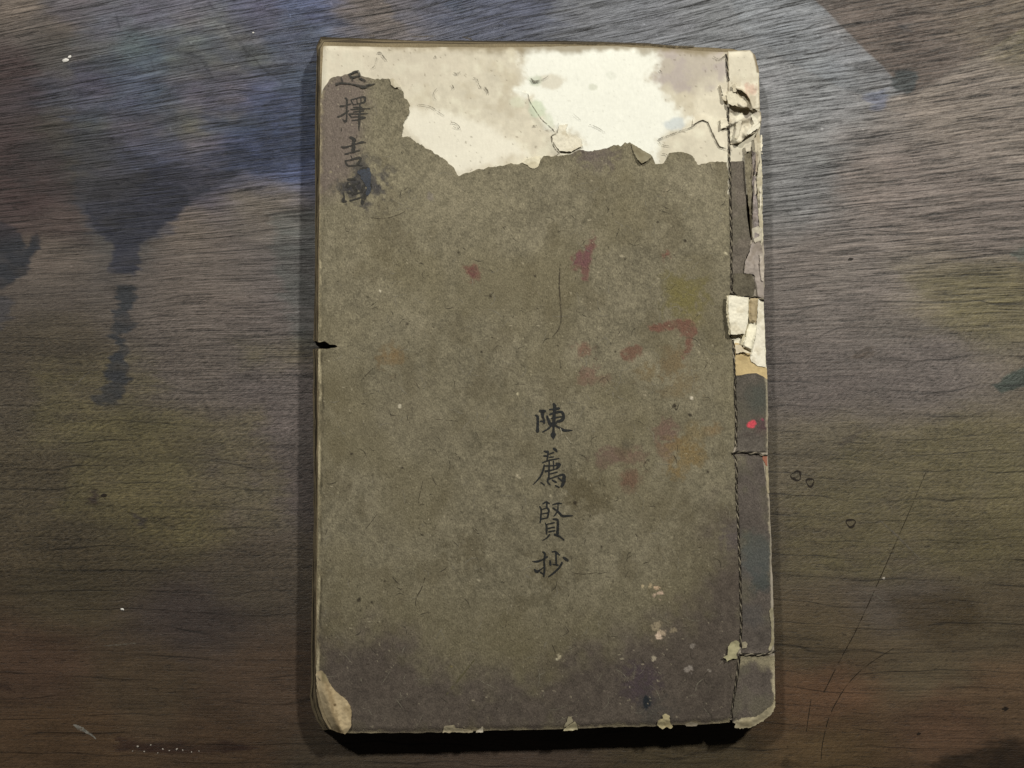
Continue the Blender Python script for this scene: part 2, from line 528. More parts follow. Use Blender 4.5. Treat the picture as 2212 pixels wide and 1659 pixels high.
    stain([(440, 250), (560, 200), (690, 180), (700, 300), (560, 310), (470, 300)], (50, 57, 76), 260, 14, .5, 1.2)
    # greenish band left of the book
    stain([(585, 470), (700, 440), (700, 770), (640, 740), (620, 640), (600, 560)], (76, 80, 78), 600, 16, .55, .5)
    # top: outlined tide marks
    stain([(820, -60), (1230, -60), (1190, 32), (1090, 60), (1000, 46), (900, 64), (850, 40)], (74, 78, 96), 10, 8, .55, .5)
    stain([(950, -60), (1010, -60), (1004, 30), (960, 24)], (58, 66, 82), 10, 8, .6)
    # right: pale worn wedge, dark triangle, spots
    stain([(1560, -60), (1702, -60), (1964, 200), (1900, 215), (1820, 190), (1700, 130), (1600, 60)], (116, 120, 126), 110, 3.5, .6, .5, .12)
    stain([(1880, 200), (1930, 190), (1925, 235), (1885, 240)], (88, 94, 116), 210, 9, .6)
    stain([(2090, -60), (2280, -60), (2280, 70), (2180, 90), (2100, 60)], (104, 98, 74), 30, 18, .5)
    stain([(1702, -60), (2260, -60), (2260, 30), (2190, 75), (2080, 140), (1968, 204)], (84, 74, 68), 90, 3, .8, .2, .12)
    stain([(1968, 206), (2085, 142), (2200, 72), (2212, 80), (2100, 165), (1990, 230)], (122, 113, 105), 150, 6, .45, 0, .15)
    stain([(1945, 40), (1980, 44), (1978, 66), (1950, 60)], (72, 70, 72), 50, 6, .7)
    stain([(1925, 168), (1950, 150), (1985, 160), (1985, 185), (1968, 205), (1940, 195)], (54, 60, 62), 175, 4, .9, 0, .4)
    stain([(2140, 832), (2170, 815), (2280, 770), (2280, 830), (2200, 838), (2160, 848)], (60, 68, 62), 820, 3, .95, 0, .4)
    stain([(2190, 535), (2280, 520), (2280, 565), (2200, 555)], (80, 88, 82), 545, 6, .7)
    stain([(1840, 762), (1880, 742), (1905, 738), (1880, 765), (1850, 772)], (74, 64, 56), 755, 4, .75)
    stain([(1800, 955), (1850, 928), (1880, 922), (1840, 950), (1812, 966)], (70, 62, 56), 940, 4, .75)
    # yellowish worn lacquer
    for p, y in (([(70, 790), (300, 760), (360, 840), (250, 920), (60, 960)], 850), ([(520 - 330, 900), (560, 880), (600, 1000), (620, 1130), (380, 1180), (120, 1100)], 1020),
                 ([(530, 745), (690, 735), (680, 790), (560, 800)], 765), ([(1960, 590), (2260, 570), (2260, 720), (2080, 720)], 650),
                 ([(1850, 930), (2200, 900), (2260, 1200), (1900, 1260), (1700, 1240), (1690, 1080)], 1080)):
        stain([(q if q[0] > 620 or y != 765 else (q[0] - 20, q[1])) for q in p], (92, 85, 56), y, 30, .38, .9)
    # the drip of the blue stain
    stain([(250, 616), (284, 620), (284, 690), (272, 740), (282, 790), (268, 850), (250, 874), (206, 872), (212, 846), (238, 790), (250, 740), (252, 690)], (44, 46, 50), 740, 4, .92, .6, .8)
    # dirt: dark patches near the lower edge
    stain([(2040, 1635), (2130, 1608), (2260, 1600), (2280, 1720), (2010, 1720)], (34, 26, 18), 1640, 16, .9, .3)
    stain([(1930, 1290), (2100, 1270), (2130, 1360), (2020, 1390), (1930, 1350)], (58, 48, 32), 1320, 22, .6, .5)
    stain([(300, 1110), (318, 1120), (312, 1140), (292, 1136)], (52, 46, 44), 1128, 6, .8)
    stain([(200, 1060), (218, 1068), (212, 1088), (196, 1084)], (44, 34, 32), 1075, 4, .8)
    stain([(-60, 1476), (30, 1480), (40, 1490), (-60, 1494)], (44, 32, 26), 1486, 4, .7)
    stain([(1690, 1630), (1708, 1625), (1712, 1700), (1690, 1700)], (44, 36, 24), 1650, 5, .6)
    stain([(250, 1600), (420, 1608), (560, 1612), (540, 1624), (330, 1632), (240, 1622)], (44, 31, 25), 1618, 6, .85, .5)
    # blurry variation of the old finish
    var = fbm(u, v * 2.6, 150, 5, 5) * .22 + fbm(u, v * 3.2, 36, 8, 3) * .16
    col = col * (1 + var)[:, None]
    # patchy tint of old ink washes: teal, violet, ochre
    t1 = fbm(u, v * 1.6, 90, 2, 4); t2 = fbm(u, v * 1.6, 70, 7, 4)
    ink = ss(430, 250, v) * ss(60, 180, u) * ss(760, 640, u)
    col *= 1 + (np.stack([-.06 * t1 + .06 * t2, .03 * t1 - .02 * t2, .08 * t1 + .05 * t2], 1) * (.15 + 1.0 * ink)[:, None])
    for pts, wd, k in (([(65, 78), (195, 68), (267, 75), (358, 49), (456, 31), (505, 23), (586, 26), (713, 23)], 3.2, .55), ([(49, 186), (195, 177), (326, 177), (456, 173), (534, 176), (690, 177)], 2.2, .5),
                       ([(0, 251), (147, 249), (293, 249), (423, 244), (521, 236), (690, 234)], 2.4, .5), ([(440, 303), (521, 293), (586, 280), (690, 270)], 3.5, .45), ([(251, 33), (258, 55), (267, 76)], 3.5, .6),
                       ([(449, 0), (462, 20)], 3, .5), ([(488, 62), (505, 75), (521, 90)], 3.5, .65), ([(527, 101), (573, 153), (612, 186)], 3.0, .6), ([(326, 130), (336, 158)], 3, .4), ([(440, 135), (462, 168)], 3.5, .5),
                       ([(370, 110), (410, 118), (432, 130)], 4, .4), ([(250, 170), (300, 178), (345, 176)], 3, .4), ([(700, 40), (780, 24), (850, 12), (910, 22), (990, 34), (1060, 40)], 3, .45), ([(1000, 8), (1090, 20), (1180, 22), (1250, 10)], 3, .45),
                       ([(0, 760), (130, 770), (260, 768)], 2.4, .35), ([(450, 650), (540, 670), (620, 690)], 2, .4), ([(200, 990), (360, 1000), (500, 996)], 2.2, .35), ([(160, 1230), (330, 1238), (560, 1246), (660, 1258)], 2, .35),
                       ([(1700, 690), (1900, 688), (2080, 694)], 2, .3), ([(1720, 812), (1930, 820), (2140, 838)], 2, .3), ([(1700, 330), (1830, 310), (1960, 306)], 2.2, .35), ([(1690, 560), (1860, 556), (2000, 572), (2200, 600)], 2, .3),
                       ([(1968, 206), (2040, 166), (2130, 118), (2212, 66)], 3.5, .35), ([(40, 1600), (200, 1610), (420, 1606)], 3, .35), ([(1700, 1640), (1730, 1655)], 3, .4)):
        line(pts, wd, k)
    # dark pores and dents, then bright specks painting specular sparkle into the colour
    pt = vnoise(u / 7, v / 3.6, 2); col *= (1 - .5 * ss(.93, .99, pt))[:, None]
    pw = vnoise(u / 5.5 + 31, v / 4 + 17, 9); col *= (1 + .9 * ss(.95, .99, pw) * ss(900, 200, v))[:, None]
    # grain coordinates in mm: along, across, depth of the saw lines
    pos = P(u, v, np.zeros(u.size))
    x = pos[:, 0] * 1000; y = pos[:, 1] * 1000
    kk = .0003 + .00135 * ss(-30, 40, y)
    across = (y + 10) * np.exp(-kk * np.clip(x, -260, 260)) + fbm(u, v, 420, 9, 2) * 2.2 + fbm(u, v, 110, 10, 2) * .22
    along = x + .15 * y
    amp = .18 + .82 * ss(-15, 75, y + fbm(u, v, 260, 11, 3) * 35)
    idx = np.arange(u.size).reshape(ny, nx)
    f = np.stack([idx[:-1, :-1], idx[1:, :-1], idx[1:, 1:], idx[:-1, 1:]], -1).reshape(-1, 4)
    n0 = len(f)
    # edge walls: a board 25 mm thick
    ring = np.concatenate([idx[0, :], idx[1:, -1], idx[-1, -2::-1], idx[-2:0:-1, 0]])
    low = pos[ring].copy(); low[:, 2] = -.025
    nv = len(pos); k = len(ring)
    faces = f.tolist() + [[int(ring[i]), int(ring[(i + 1) % k]), nv + (i + 1) % k, nv + i] for i in range(k)]
    o = mesh_obj('table_top', np.concatenate([pos, low]), faces, M_WOOD, None, np.concatenate([col, col[ring]]), n0)
    fl = .38 + .62 * ss(45, 5, y) * ss(-95, -45, y) * (1 - .45 * ss(-20, 60, x))
    fa = o.data.attributes.new('fleck', 'FLOAT', 'POINT')
    fa.data.foreach_set('value', np.concatenate([fl, fl[ring]]).astype(np.float32))
    g = np.stack([along, across, amp], 1).astype(np.float32)
    g = np.concatenate([g, g[ring]])
    a = o.data.attributes.new('grain', 'FLOAT_VECTOR', 'POINT')
    a.data.foreach_set('vector', g.ravel())
    o['kind'] = 'structure'
    return o


table = build_table()
FLAT0 = lambda u, v: np.zeros_like(u)
ID = (0, 0, 1)
# scratches, tide lines and ring marks in the table's finish
M_SCR = plain_mat('dark_scratch', (.028, .021, .013), .6, .3, scale=500, alpha=(.0, .75))
M_SCRL = plain_mat('pale_scratch', (.17, .15, .12), .6, .3, alpha=(.05, .6))
for i, s in enumerate([
    [(2000, 1020, 1.2), (1960, 1115, 1.6), (1905, 1240, 2), (1850, 1360, 2.2), (1815, 1425, 2.2), (1780, 1495, 2.6)],
    [(1930, 1400, 1.4), (1870, 1440, 2), (1830, 1480, 2), (1795, 1540, 2.4), (1778, 1600, 2), (1774, 1640, 1.6)],
    [(1752, 1510, 1.6), (1747, 1545, 2), (1742, 1580, 1.6)],
]):
    strokes('scratch', ID, [s], M_SCR, table, FLAT0, 1, .25, .00005, seed=i)
for i, s in enumerate([[(1896, 1120, 2), (1935, 1155, 4), (1970, 1190, 3), (1990, 1210, 2)], [(1865, 1278, 3), (1890, 1285, 4), (1915, 1305, 2)],
                       [(150, 845, 2), (175, 820, 3), (195, 800, 2)], [(225, 1395, 2), (265, 1392, 3), (295, 1389, 2)]]):
    strokes('pale_scratch', ID, [s], M_SCRL, table, FLAT0, 1, .3, .00006, seed=20 + i)
strokes('pale_smear', ID, [[(160, 1566, 4), (172, 1573, 9), (186, 1580, 6), (198, 1588, 4), (207, 1596, 2)]], plain_mat('grey_smear', (.26, .25, .22), .8, .4, scale=700, alpha=(.0, .7)), table, FLAT0, 1, .35, .00006, seed=77)
M_RING = plain_mat('burnt_ring', (.020, .015, .011), .6, .3, scale=900, alpha=(.7, 1.0))
for cx, cy, r, e in ((1720, 1028, 9.5, 1.1), (1750, 1042, 8, 1.0), (1838, 1130, 8, 1.2)):
    s = []
    for k in range(15):
        t = k / 14 * 2 * math.pi
        rr = r * (1 + .16 * math.sin(3 * t + cx) + .06 * math.sin(7 * t))
        s.append((cx + rr * e * math.cos(t), cy + rr * math.sin(t), 3.4 + 1.8 * math.sin(t * 2 + cy)))
    strokes('ring_mark', ID, [s], M_RING, table, FLAT0, 1, .2, .00005, seed=int(cx))
for i, (cx, cy, r) in enumerate(((2172, 1531, 6), (225, 1070, 6), (1985, 1585, 4), (1838, 560, 5))):
    strokes('pit_mark', ID, [[(cx - r, cy + 1, r * .7), (cx, cy, r * 1.4), (cx + r, cy - 1, r * .5)]], M_RING, table, FLAT0, 1, .3, .00005, seed=60 + i)

# ------------------------------------------------------------------ the book
book = bpy.data.objects.new('book', None)
COL.objects.link(book)
book['label'] = 'old thread-bound book with torn brown paper cover and brush-written characters lying on the table'
book['category'] = 'book'

# outline of the cover in the photograph
RIGHT = (fr(F3, [(600, 112), (648, 160), (684, 300), (690, 600), (703, 780), (700, 900), (706, 1100), (712, 1300), (716, 1650)])
         + fr(F4, [(612, 200), (618, 500), (606, 640), (612, 760), (620, 900), (626, 1100), (636, 1300), (642, 1420), (650, 1650)])
         + fr(F5, [(648, 300), (648, 560), (652, 700), (658, 900), (672, 1200), (682, 1450), (684, 1650)])
         + fr(F6, [(760, 200), (765, 400), (770, 600), (772, 760), (776, 900), (778, 1100), (780, 1270), (745, 1360), (650, 1425), (560, 1474), (480, 1474), (420, 1430)]))
BOTTOM = [(1578, 1562), (1540, 1564), (1480, 1567), (1400, 1570), (1300, 1572), (1200, 1577), (1100, 1578), (1000, 1581), (900, 1584), (800, 1584), (752, 1584)]
CORNER = fr(FL, [(500, 1236), (400, 1205), (310, 1165), (230, 1035), (172, 885), (150, 740), (140, 560)])
LEFT = [(682, 1440), (684, 1300), (685, 1150), (686, 1000), (687, 850), (686, 755), (687, 700), (688, 600), (690, 400), (691, 250), (693, 150), (694, 98)]
TOPE = [(700, 95), (760, 96), (830, 98), (900, 99), (1000, 99), (1100, 100), (1200, 99), (1300, 98), (1400, 101), (1480, 106), (1540, 110), (1580, 110)]
OUT = TOPE + RIGHT + BOTTOM + CORNER + LEFT
SD_OUT = gridded(sd_poly(OUT), (640, 60, 1720, 1640))

# leaves of the book block: each a sheet with its own trimmed edge, the lower ones jutting out at the left and top
rg = np.random.default_rng(3)
NL = 17
for k in range(NL):
    t = k / (NL - 1)                              # 0 lowest leaf .. 1 uppermost
    z1 = .0006 + t * (HB - .0012)
    jl = (1 - t) * 7.5 + rg.normal() * .9 + (1.5 if k % 5 == 2 else 0)
    jt = (1 - t) * 10 + rg.normal() * 1.6
    out = []
    ph = rg.random() * 6
    for (x, y) in TOPE:
        f = max(0, 1 - (x - 700) / 820) ** .7
        out.append((x - (jl if x < 705 else 0), y - 4 - jt * f + rg.normal() * 1.1))
    slot = False
    for (x, y) in RIGHT[1:-4]:
        if 336 < y < 522:
            if not slot:
                slot = True
                out.append((x - 3 - 6 * (1 - t), 335)); out.append((1605, 336)); out.append((1609, 400)); out.append((1613, 466)); out.append((1618, 521)); out.append((x - 3 - 6 * (1 - t), 523))
            continue
        out.append((x - 3 - 6 * (1 - t) + rg.normal() * .5, y))
    for (x, y) in [(1640, 1552), (1590, 1558), (1400, 1564), (1200, 1570), (1000, 1576), (800, 1580)]:
        out.append((x, y - 3 - (1 - t) * 10))
    for (x, y) in [(745, 1581)] + CORNER[1:]:
        g = 1 - t
        out.append((x - jl * .95 - 7 * g * (1 if y > 1480 else .2) + rg.normal() * .8, y + 1 + 2 * g))
    yy = 1440
    notch = 748 + rg.normal() * 1.2
    while yy > 100:
        x0 = np.interp(yy, [98, 250, 700, 1000, 1440], [692, 690, 686, 685, 681])
        if yy < notch + 20 and not any(abs(q[1] - notch) < 14 and 690 < q[0] < 800 for q in out) and yy > 640:
            out.append((x0 - jl - 1, notch + 7)); out.append((x0 + 46 + rg.normal() * 2, notch + 5)); out.append((x0 + 46, notch - 7)); out.append((x0 - jl, notch - 12))
            yy = notch - 30
            continue
        out.append((x0 - jl * (.85 + .15 * math.sin(yy / 90 + ph)) + rg.normal() * .45, yy))
        yy -= 22
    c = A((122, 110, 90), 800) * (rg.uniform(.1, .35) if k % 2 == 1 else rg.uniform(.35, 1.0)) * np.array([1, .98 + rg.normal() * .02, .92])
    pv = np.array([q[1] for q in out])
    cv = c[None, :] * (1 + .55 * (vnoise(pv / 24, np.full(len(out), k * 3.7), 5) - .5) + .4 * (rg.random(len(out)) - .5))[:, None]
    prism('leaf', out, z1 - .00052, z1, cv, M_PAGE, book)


# the glued outer edge of the cracked spine, right of the crack
prism('spine_edge', [(1623, 338), (1641, 338), (1643, 400), (1644, 466), (1646, 519), (1627, 519), (1625, 466), (1624, 400)], .0003, HB - .0004, A((150, 138, 112), 450), M_PAGE, book)


def wob(u, v):
    """the slow unevenness of the whole cover (m)"""
    return (fbm(u, v, 420, 2, 3) * .00035 + fbm(u, v, 70, 5, 3) * .00006
            - .0007 * ss(16, 0, SD_OUT(u, v)) ** 1.5)


ZC = HB + .0004
zcov = lambda u, v: ZC + wob(u, v)

# --- white lining paper under the torn cover
TORN = (fr(F1, [(118, 610), (150, 600), (165, 540), (200, 480), (235, 450), (320, 445), (385, 412), (455, 392), (490, 440), (560, 445), (590, 465), (690, 460), (738, 465), (745, 500), (790, 540),
                (850, 555), (860, 590), (860, 625), (890, 650), (915, 700), (910, 740), (890, 800), (870, 830), (850, 900), (840, 965), (900, 970), (935, 990), (1000, 1030), (1060, 1070),
                (1130, 1110), (1190, 1150), (1240, 1190), (1300, 1235), (1300, 1270), (1335, 1310), (1400, 1290), (1480, 1262), (1600, 1240), (1700, 1225), (1850, 1205), (1895, 1195),
                (1940, 1215), (1965, 1240), (2000, 1248), (2040, 1225), (2050, 1180), (2085, 1145)])
        + fr(F2, [(160, 1145), (260, 1130), (350, 1110), (410, 1085), (450, 1100), (550, 1085), (650, 1070), (700, 1045), (760, 1045), (800, 1025), (850, 1022), (940, 1080), (1035, 1140), (1060, 1210),
                  (1140, 1205), (1165, 1170), (1185, 1110), (1240, 1095), (1300, 1105), (1385, 1135), (1410, 1170), (1440, 1215), (1500, 1200), (1600, 1185), (1692, 1185)]))
THREAD = (fr(F3, [(378, 150), (385, 240), (398, 400), (404, 490), (395, 640), (395, 750), (400, 850), (405, 950), (405, 1060), (405, 1150), (413, 1270), (416, 1400), (418, 1500), (422, 1650)])
          + fr(F4, [(306, 100), (305, 250), (307, 400), (308, 570), (316, 700), (320, 900), (322, 1030), (333, 1180), (335, 1280), (343, 1400), (341, 1500), (345, 1650)])
          + fr(F5, [(350, 150), (354, 300), (350, 400), (350, 490), (330, 565), (350, 640), (357, 750), (358, 900), (364, 1050), (370, 1200), (375, 1350), (381, 1500), (389, 1650)])
          + fr(F6, [(475, 200), (480, 400), (485, 560), (480, 680), (478, 760), (468, 850), (460, 920), (450, 1000), (435, 1100), (420, 1200), (405, 1300), (397, 1380)]))


SD_COVER = gridded(sd_poly(TORN + [(1573, 420), (1640, 420), (1700, 420), (1700, 1700), (600, 1700), (600, 206)]), (640, 60, 1720, 1640))
SD_WZ = sd_poly([(1122, 90), (1126, 116), (1130, 180), (1112, 196), (1146, 201), (1175, 248), (1200, 286), (1232, 280), (1262, 312), (1240, 345), (1230, 380), (1420, 380), (1415, 309), (1430, 294), (1488, 256),
                 (1440, 206), (1400, 176), (1424, 133), (1410, 90)])


def col_lining(u, v, d):
    n = fbm(u, v, 110, 1, 4); n2 = fbm(u, v, 24, 3, 4); n3 = fbm(u, v, 8, 5, 3)
    c = np.tile(A((226, 218, 197), 200), (u.size, 1))
    c = c * (1 + .14 * n + .12 * n2 + .08 * n3)[:, None]
    c = mixc(c, .5 * ss(.05, .5, n2), A((240, 236, 214), 200))
    c = mixc(c, .45 * ss(.1, .5, fbm(u, v, 46, 8, 4)), A((196, 184, 158), 200))
    m = ss(-20, 20, sd_poly([(1415, 85), (1570, 100), (1565, 150), (1540, 185), (1500, 200), (1440, 190), (1405, 165)])(u, v) + n2 * 26)
    c = mixc(c, .75 * m, A((190, 180, 168), 150))
    c = mixc(c, .4 * m * ss(0, .4, n2), A((178, 164, 168), 150))
    m = ss(-25, 15, sd_poly([(700, 110), (1000, 100), (1000, 160), (850, 190), (720, 150)])(u, v) + n2 * 30)
    c = mixc(c, .35 * m, A((204, 194, 176), 150))
    m = ss(-12, 14, sd_poly([(872, 235), (900, 228), (980, 250), (1080, 280), (1130, 330), (990, 380), (880, 295)])(u, v) + n2 * 18)
    c = mixc(c, .8 * m, A((248, 243, 226), 250))
    # clean white zone, soft edged
    m = ss(-15, 13, SD_WZ(u, v) + n2 * 15 + n3 * 10)
    w = np.tile(A((253, 253, 241), 200), (u.size, 1)) * (1 + .03 * n + .025 * n2)[:, None]
    c = c * (1 - m[:, None]) + w * m[:, None]
    for x, y, rx, ry, cc, k in ((1190, 178, 34, 18, (226, 220, 202), .85), (1156, 176, 16, 14, (206, 212, 190), .7), (1283, 188, 11, 9, (218, 220, 202), .7), (1320, 165, 14, 10, (226, 228, 214), .4), (1455, 268, 30, 14, (208, 216, 218), .75),
                                (1160, 235, 20, 24, (218, 228, 202), .8), (1185, 262, 14, 20, (222, 228, 206), .6), (1120, 220, 22, 16, (226, 230, 206), .5)):
        c = mixc(c, k * ss(1.1, .6, np.hypot((u - x) / rx, (v - y) / ry) + n2 * .5 + n3 * .2), A(cc, y))
    c = mixc(c, .8 * ss(20, 2, v - 92 - .014 * (u - 700) + n2 * 12 + n * 6), A((138, 124, 96), 110))
    sp = vnoise(u / 3.4, v / 3.4, 2)
    c = mixc(c, .6 * ss(.92, .97, sp) * (1 - .7 * m), A((128, 116, 98), 200))
    return c


col_cream = lambda seed: col_lining
under = sheet('lining_sheet', lambda u, v: np.minimum(SD_OUT(u, v) - 1.5 + fbm(u, v, 22, 3, 3) * 2, 420 - v), (676, 80, 1660, 424), 2.6, HB + .0001,
              lambda u, v, d: wob(u, v), col_lining, .00015, M_WHITE, book)
CREAM_L = fr(F1, [(1880, 575), (1945, 590), (1975, 680), (2030, 790), (2110, 870), (2190, 935), (2150, 965), (2165, 1040), (2215, 1110), (2100, 1230), (1700, 1200), (1500, 1240), (1350, 1290), (1250, 1180), (1000, 1000), (900, 900),
                  (940, 700), (1200, 560), (1600, 500)])
CREAM_R = [(1500, 245)] + fr(F2, [(1380, 875), (1440, 835), (1480, 820), (1520, 836), (1560, 930), (1620, 1050), (1700, 1085)]) + [(1600, 326), (1660, 326), (1660, 80), (1470, 95), (1500, 150), (1520, 200)]
E_L = fr(F1, [(1945, 590), (1975, 680), (2030, 790), (2110, 870), (2190, 935), (2150, 965), (2165, 1040), (2215, 1110)])
E_R = fr(F2, [(1330, 900), (1380, 875), (1440, 835), (1480, 820), (1520, 836), (1560, 930), (1620, 1050), (1700, 1085)])
for poly, edge, lim in ((CREAM_L, E_L, 2000.0), (CREAM_R, E_R, 1566.0)):
    sp = sd_poly(poly)
    sheet('torn_lining_layer', lambda u, v, sp=sp, lim=lim: np.minimum(np.minimum(sp(u, v) + fbm(u, v, 14, 2, 3) * 2.0, lim - u), np.minimum(SD_OUT(u, v) - 3, -SD_COVER(u, v) + 12)),
          (860, 90, 1600, 400), 2.6, HB + .00016,
          lambda u, v, d, edge=edge: wob(u, v) + (.0004 * (.5 + vnoise(u / 30, v / 30, 3))) * ss(16, 0, sd_line(edge, u, v)) * ss(-4, 6, -SD_COVER(u, v)) - .00012 * ss(40, 70, sd_line(edge, u, v)), col_lining, .0002, M_WHITE, book)

# --- the brown cover
thread_x = lambda v: np.interp(v, [p[1] for p in THREAD], [p[0] for p in THREAD])
NOTCH = fr(FN, [(60, 478), (150, 478), (190, 492), (260, 474), (300, 500), (325, 520), (400, 522), (435, 548), (400, 562), (340, 566), (285, 582), (240, 575), (60, 580)])
SD_NOTCH = sd_poly(NOTCH)
SD_FLAPHOLE = sd_poly(fr(FL, [(60, 520), (150, 520), (250, 640), (330, 800), (470, 830), (540, 900), (560, 1000), (550, 1150), (500, 1300), (60, 1300)]))


def sd_cover(u, v):
    rag = fbm(u, v, 16, 7, 4)
    top = SD_COVER(u, v) + rag * 3.6 + fbm(u, v, 5, 3, 2) * 2.2
    edge = SD_OUT(u, v) - 1.0 + rag * 1.6
    gap = thread_x(v) - 3.0 - u + 1.2 * (vnoise(v / 9, v * 0 + 3, 2) - .5)
    return np.minimum(np.minimum(np.minimum(top, edge), gap), np.minimum(-SD_NOTCH(u, v), -SD_FLAPHOLE(u, v)))


BLOBS = [  # x, y, radius, colour, strength: small stains
    (1022, 590, 17, (116, 82, 72), .75), (1258, 757, 16, (122, 90, 76), .6), (1272, 808, 22, (120, 92, 80), .5), (1300, 820, 16, (118, 92, 78), .4), (1361, 1036, 26, (104, 78, 66), .3),
    (1365, 985, 24, (112, 88, 78), .45), (1320, 985, 26, (106, 84, 76), .5), (1441, 930, 26, (112, 86, 78), .5), (1445, 975, 24, (112, 86, 72), .4), (1440, 790, 34, (118, 102, 76), .6), (1400, 800, 26, (120, 104, 74), .55),
    (1470, 830, 40, (118, 103, 76), .5), (1480, 985, 36, (122, 104, 70), .7), (1500, 940, 26, (118, 102, 70), .45), (1540, 930, 14, (124, 106, 78), .6), (1483, 645, 44, (116, 108, 66), .7), (1450, 610, 26, (114, 106, 70), .5), (1500, 690, 22, (126, 116, 80), .4),
    (850, 770, 26, (124, 104, 74), .65), (1350, 970, 16, (96, 84, 66), .5), (1280, 1080, 40, (84, 76, 56), .5), (1250, 1060, 30, (86, 78, 58), .5), (1400, 745, 26, (98, 90, 70), .4),
    (760, 280, 120, (116, 105, 98), .0), (1355, 960, 14, (84, 80, 68), .5), (930, 425, 10, (150, 140, 140), .4), (1290, 335, 36, (106, 95, 92), .6),
    (1388, 1470, 42, (64, 54, 60), .6), (1420, 1540, 40, (64, 62, 58), .5), (815, 404, 27, (52, 53, 58), 1.0), (794, 394, 50, (80, 77, 76), .85), (774, 405, 34, (62, 61, 62), .8), (1022, 592, 9, (104, 70, 66), .6),
    (1510, 1170, 60, (88, 80, 62), .3), (1590, 1160, 30, (88, 80, 78), .6), (1010, 1190, 40, (84, 76, 56), .35), (1180, 1230, 40, (82, 74, 54), .4), (905, 880, 60, (122, 114, 94), .35)]
FLECKS = [(1495, 422, 5, (225, 215, 190)), (822, 629, 5, (205, 196, 172)), (862, 876, 4, (190, 182, 160)), (1120, 1027, 5, (170, 160, 136)), (1120, 850, 3, (190, 180, 150)), (1035, 1254, 4, (180, 170, 145)),
          (1188, 1072, 4.5, (182, 172, 146)), (1497, 858, 4, (215, 205, 185)), (1569, 547, 4, (200, 190, 160)), (1412, 1420, 5, (160, 150, 130)), (1672, 1645, 3, (160, 150, 130)), (1440, 410, 10, (140, 130, 108)),
          (1208, 1420, 9, (165, 155, 130)), (1202, 1424, 5, (190, 182, 155)), (1405, 1262, 7, (168, 152, 122)), (1418, 1270, 7, (176, 152, 126)), (1424, 1283, 9, (182, 160, 140)), (1390, 1266, 5, (170, 155, 125)),
          (1420, 1352, 12, (140, 128, 106)), (1432, 1364, 9, (165, 148, 126)), (1420, 1374, 8, (190, 170, 150)), (1406, 1384, 6, (150, 132, 112)), (1455, 1362, 9, (130, 118, 98)), (1495, 1394, 5, (120, 112, 104)),
          (1486, 1445, 8, (128, 120, 112)), (1530, 1448, 6, (128, 120, 110)), (690, 225, 6, (215, 205, 180)), (715, 372, 4, (150, 140, 118)), (975, 1440, 4, (118, 108, 70))]
DOTS = [(713, 1210, 4), (776, 1296, 5), (831, 1255, 3), (803, 1301, 2.6), (912, 1155, 3), (1156, 597, 3.6), (1491, 897, 4), (1456, 877, 5), (1460, 884, 3), (1402, 994, 4), (1329, 759, 2.8), (1319, 742, 2.4), (1060, 640, 2.4),
        (1242, 1085, 4), (990, 545, 2.4), (1480, 520, 3), (1420, 480, 2.6), (745, 560, 2.4), (870, 1010, 2.6), (1120, 1310, 2.6), (1300, 1180, 2.6), (760, 980, 2.4), (1040, 760, 2.4), (1530, 1020, 2.6), (1350, 560, 2.6), (880, 700, 2.6)]
REDS = [([(1386, 1506), (1394, 1500), (1404, 1502), (1412, 1508), (1413, 1520), (1406, 1530), (1396, 1533), (1386, 1528), (1382, 1518)], (38, 42, 45), 1.0), (fr(FR, [(340, 90), (355, 160), (335, 240), (310, 320), (312, 375), (290, 370), (265, 315), (220, 310), (220, 240), (250, 200), (310, 150)]), (112, 84, 77), .8),
        (fr(FR, [(330, 180), (330, 250), (300, 290), (230, 280), (240, 220), (290, 180)]), (112, 78, 84), .5),
        (fr(FR, [(760, 200), (782, 215), (740, 265), (712, 262), (728, 220)]), (116, 82, 70), .8),
        (fr(FR, [(640, 620), (730, 610), (800, 590), (870, 585), (930, 610), (930, 660), (910, 720), (890, 790), (830, 815), (815, 795), (860, 740), (850, 690), (800, 640), (720, 662), (680, 652)]), (112, 83, 70), .8),
        (fr(FR, [(545, 738), (622, 738), (600, 785), (545, 822), (500, 835), (505, 780)]), (108, 82, 68), .75),
        (fr(FR, [(520, 1440), (580, 1440), (600, 1510), (560, 1560), (490, 1530)]), (100, 76, 62), .5),
        (fr(FR, [(720, 740), (780, 735), (770, 755), (730, 755)]), (104, 82, 70), .6)]


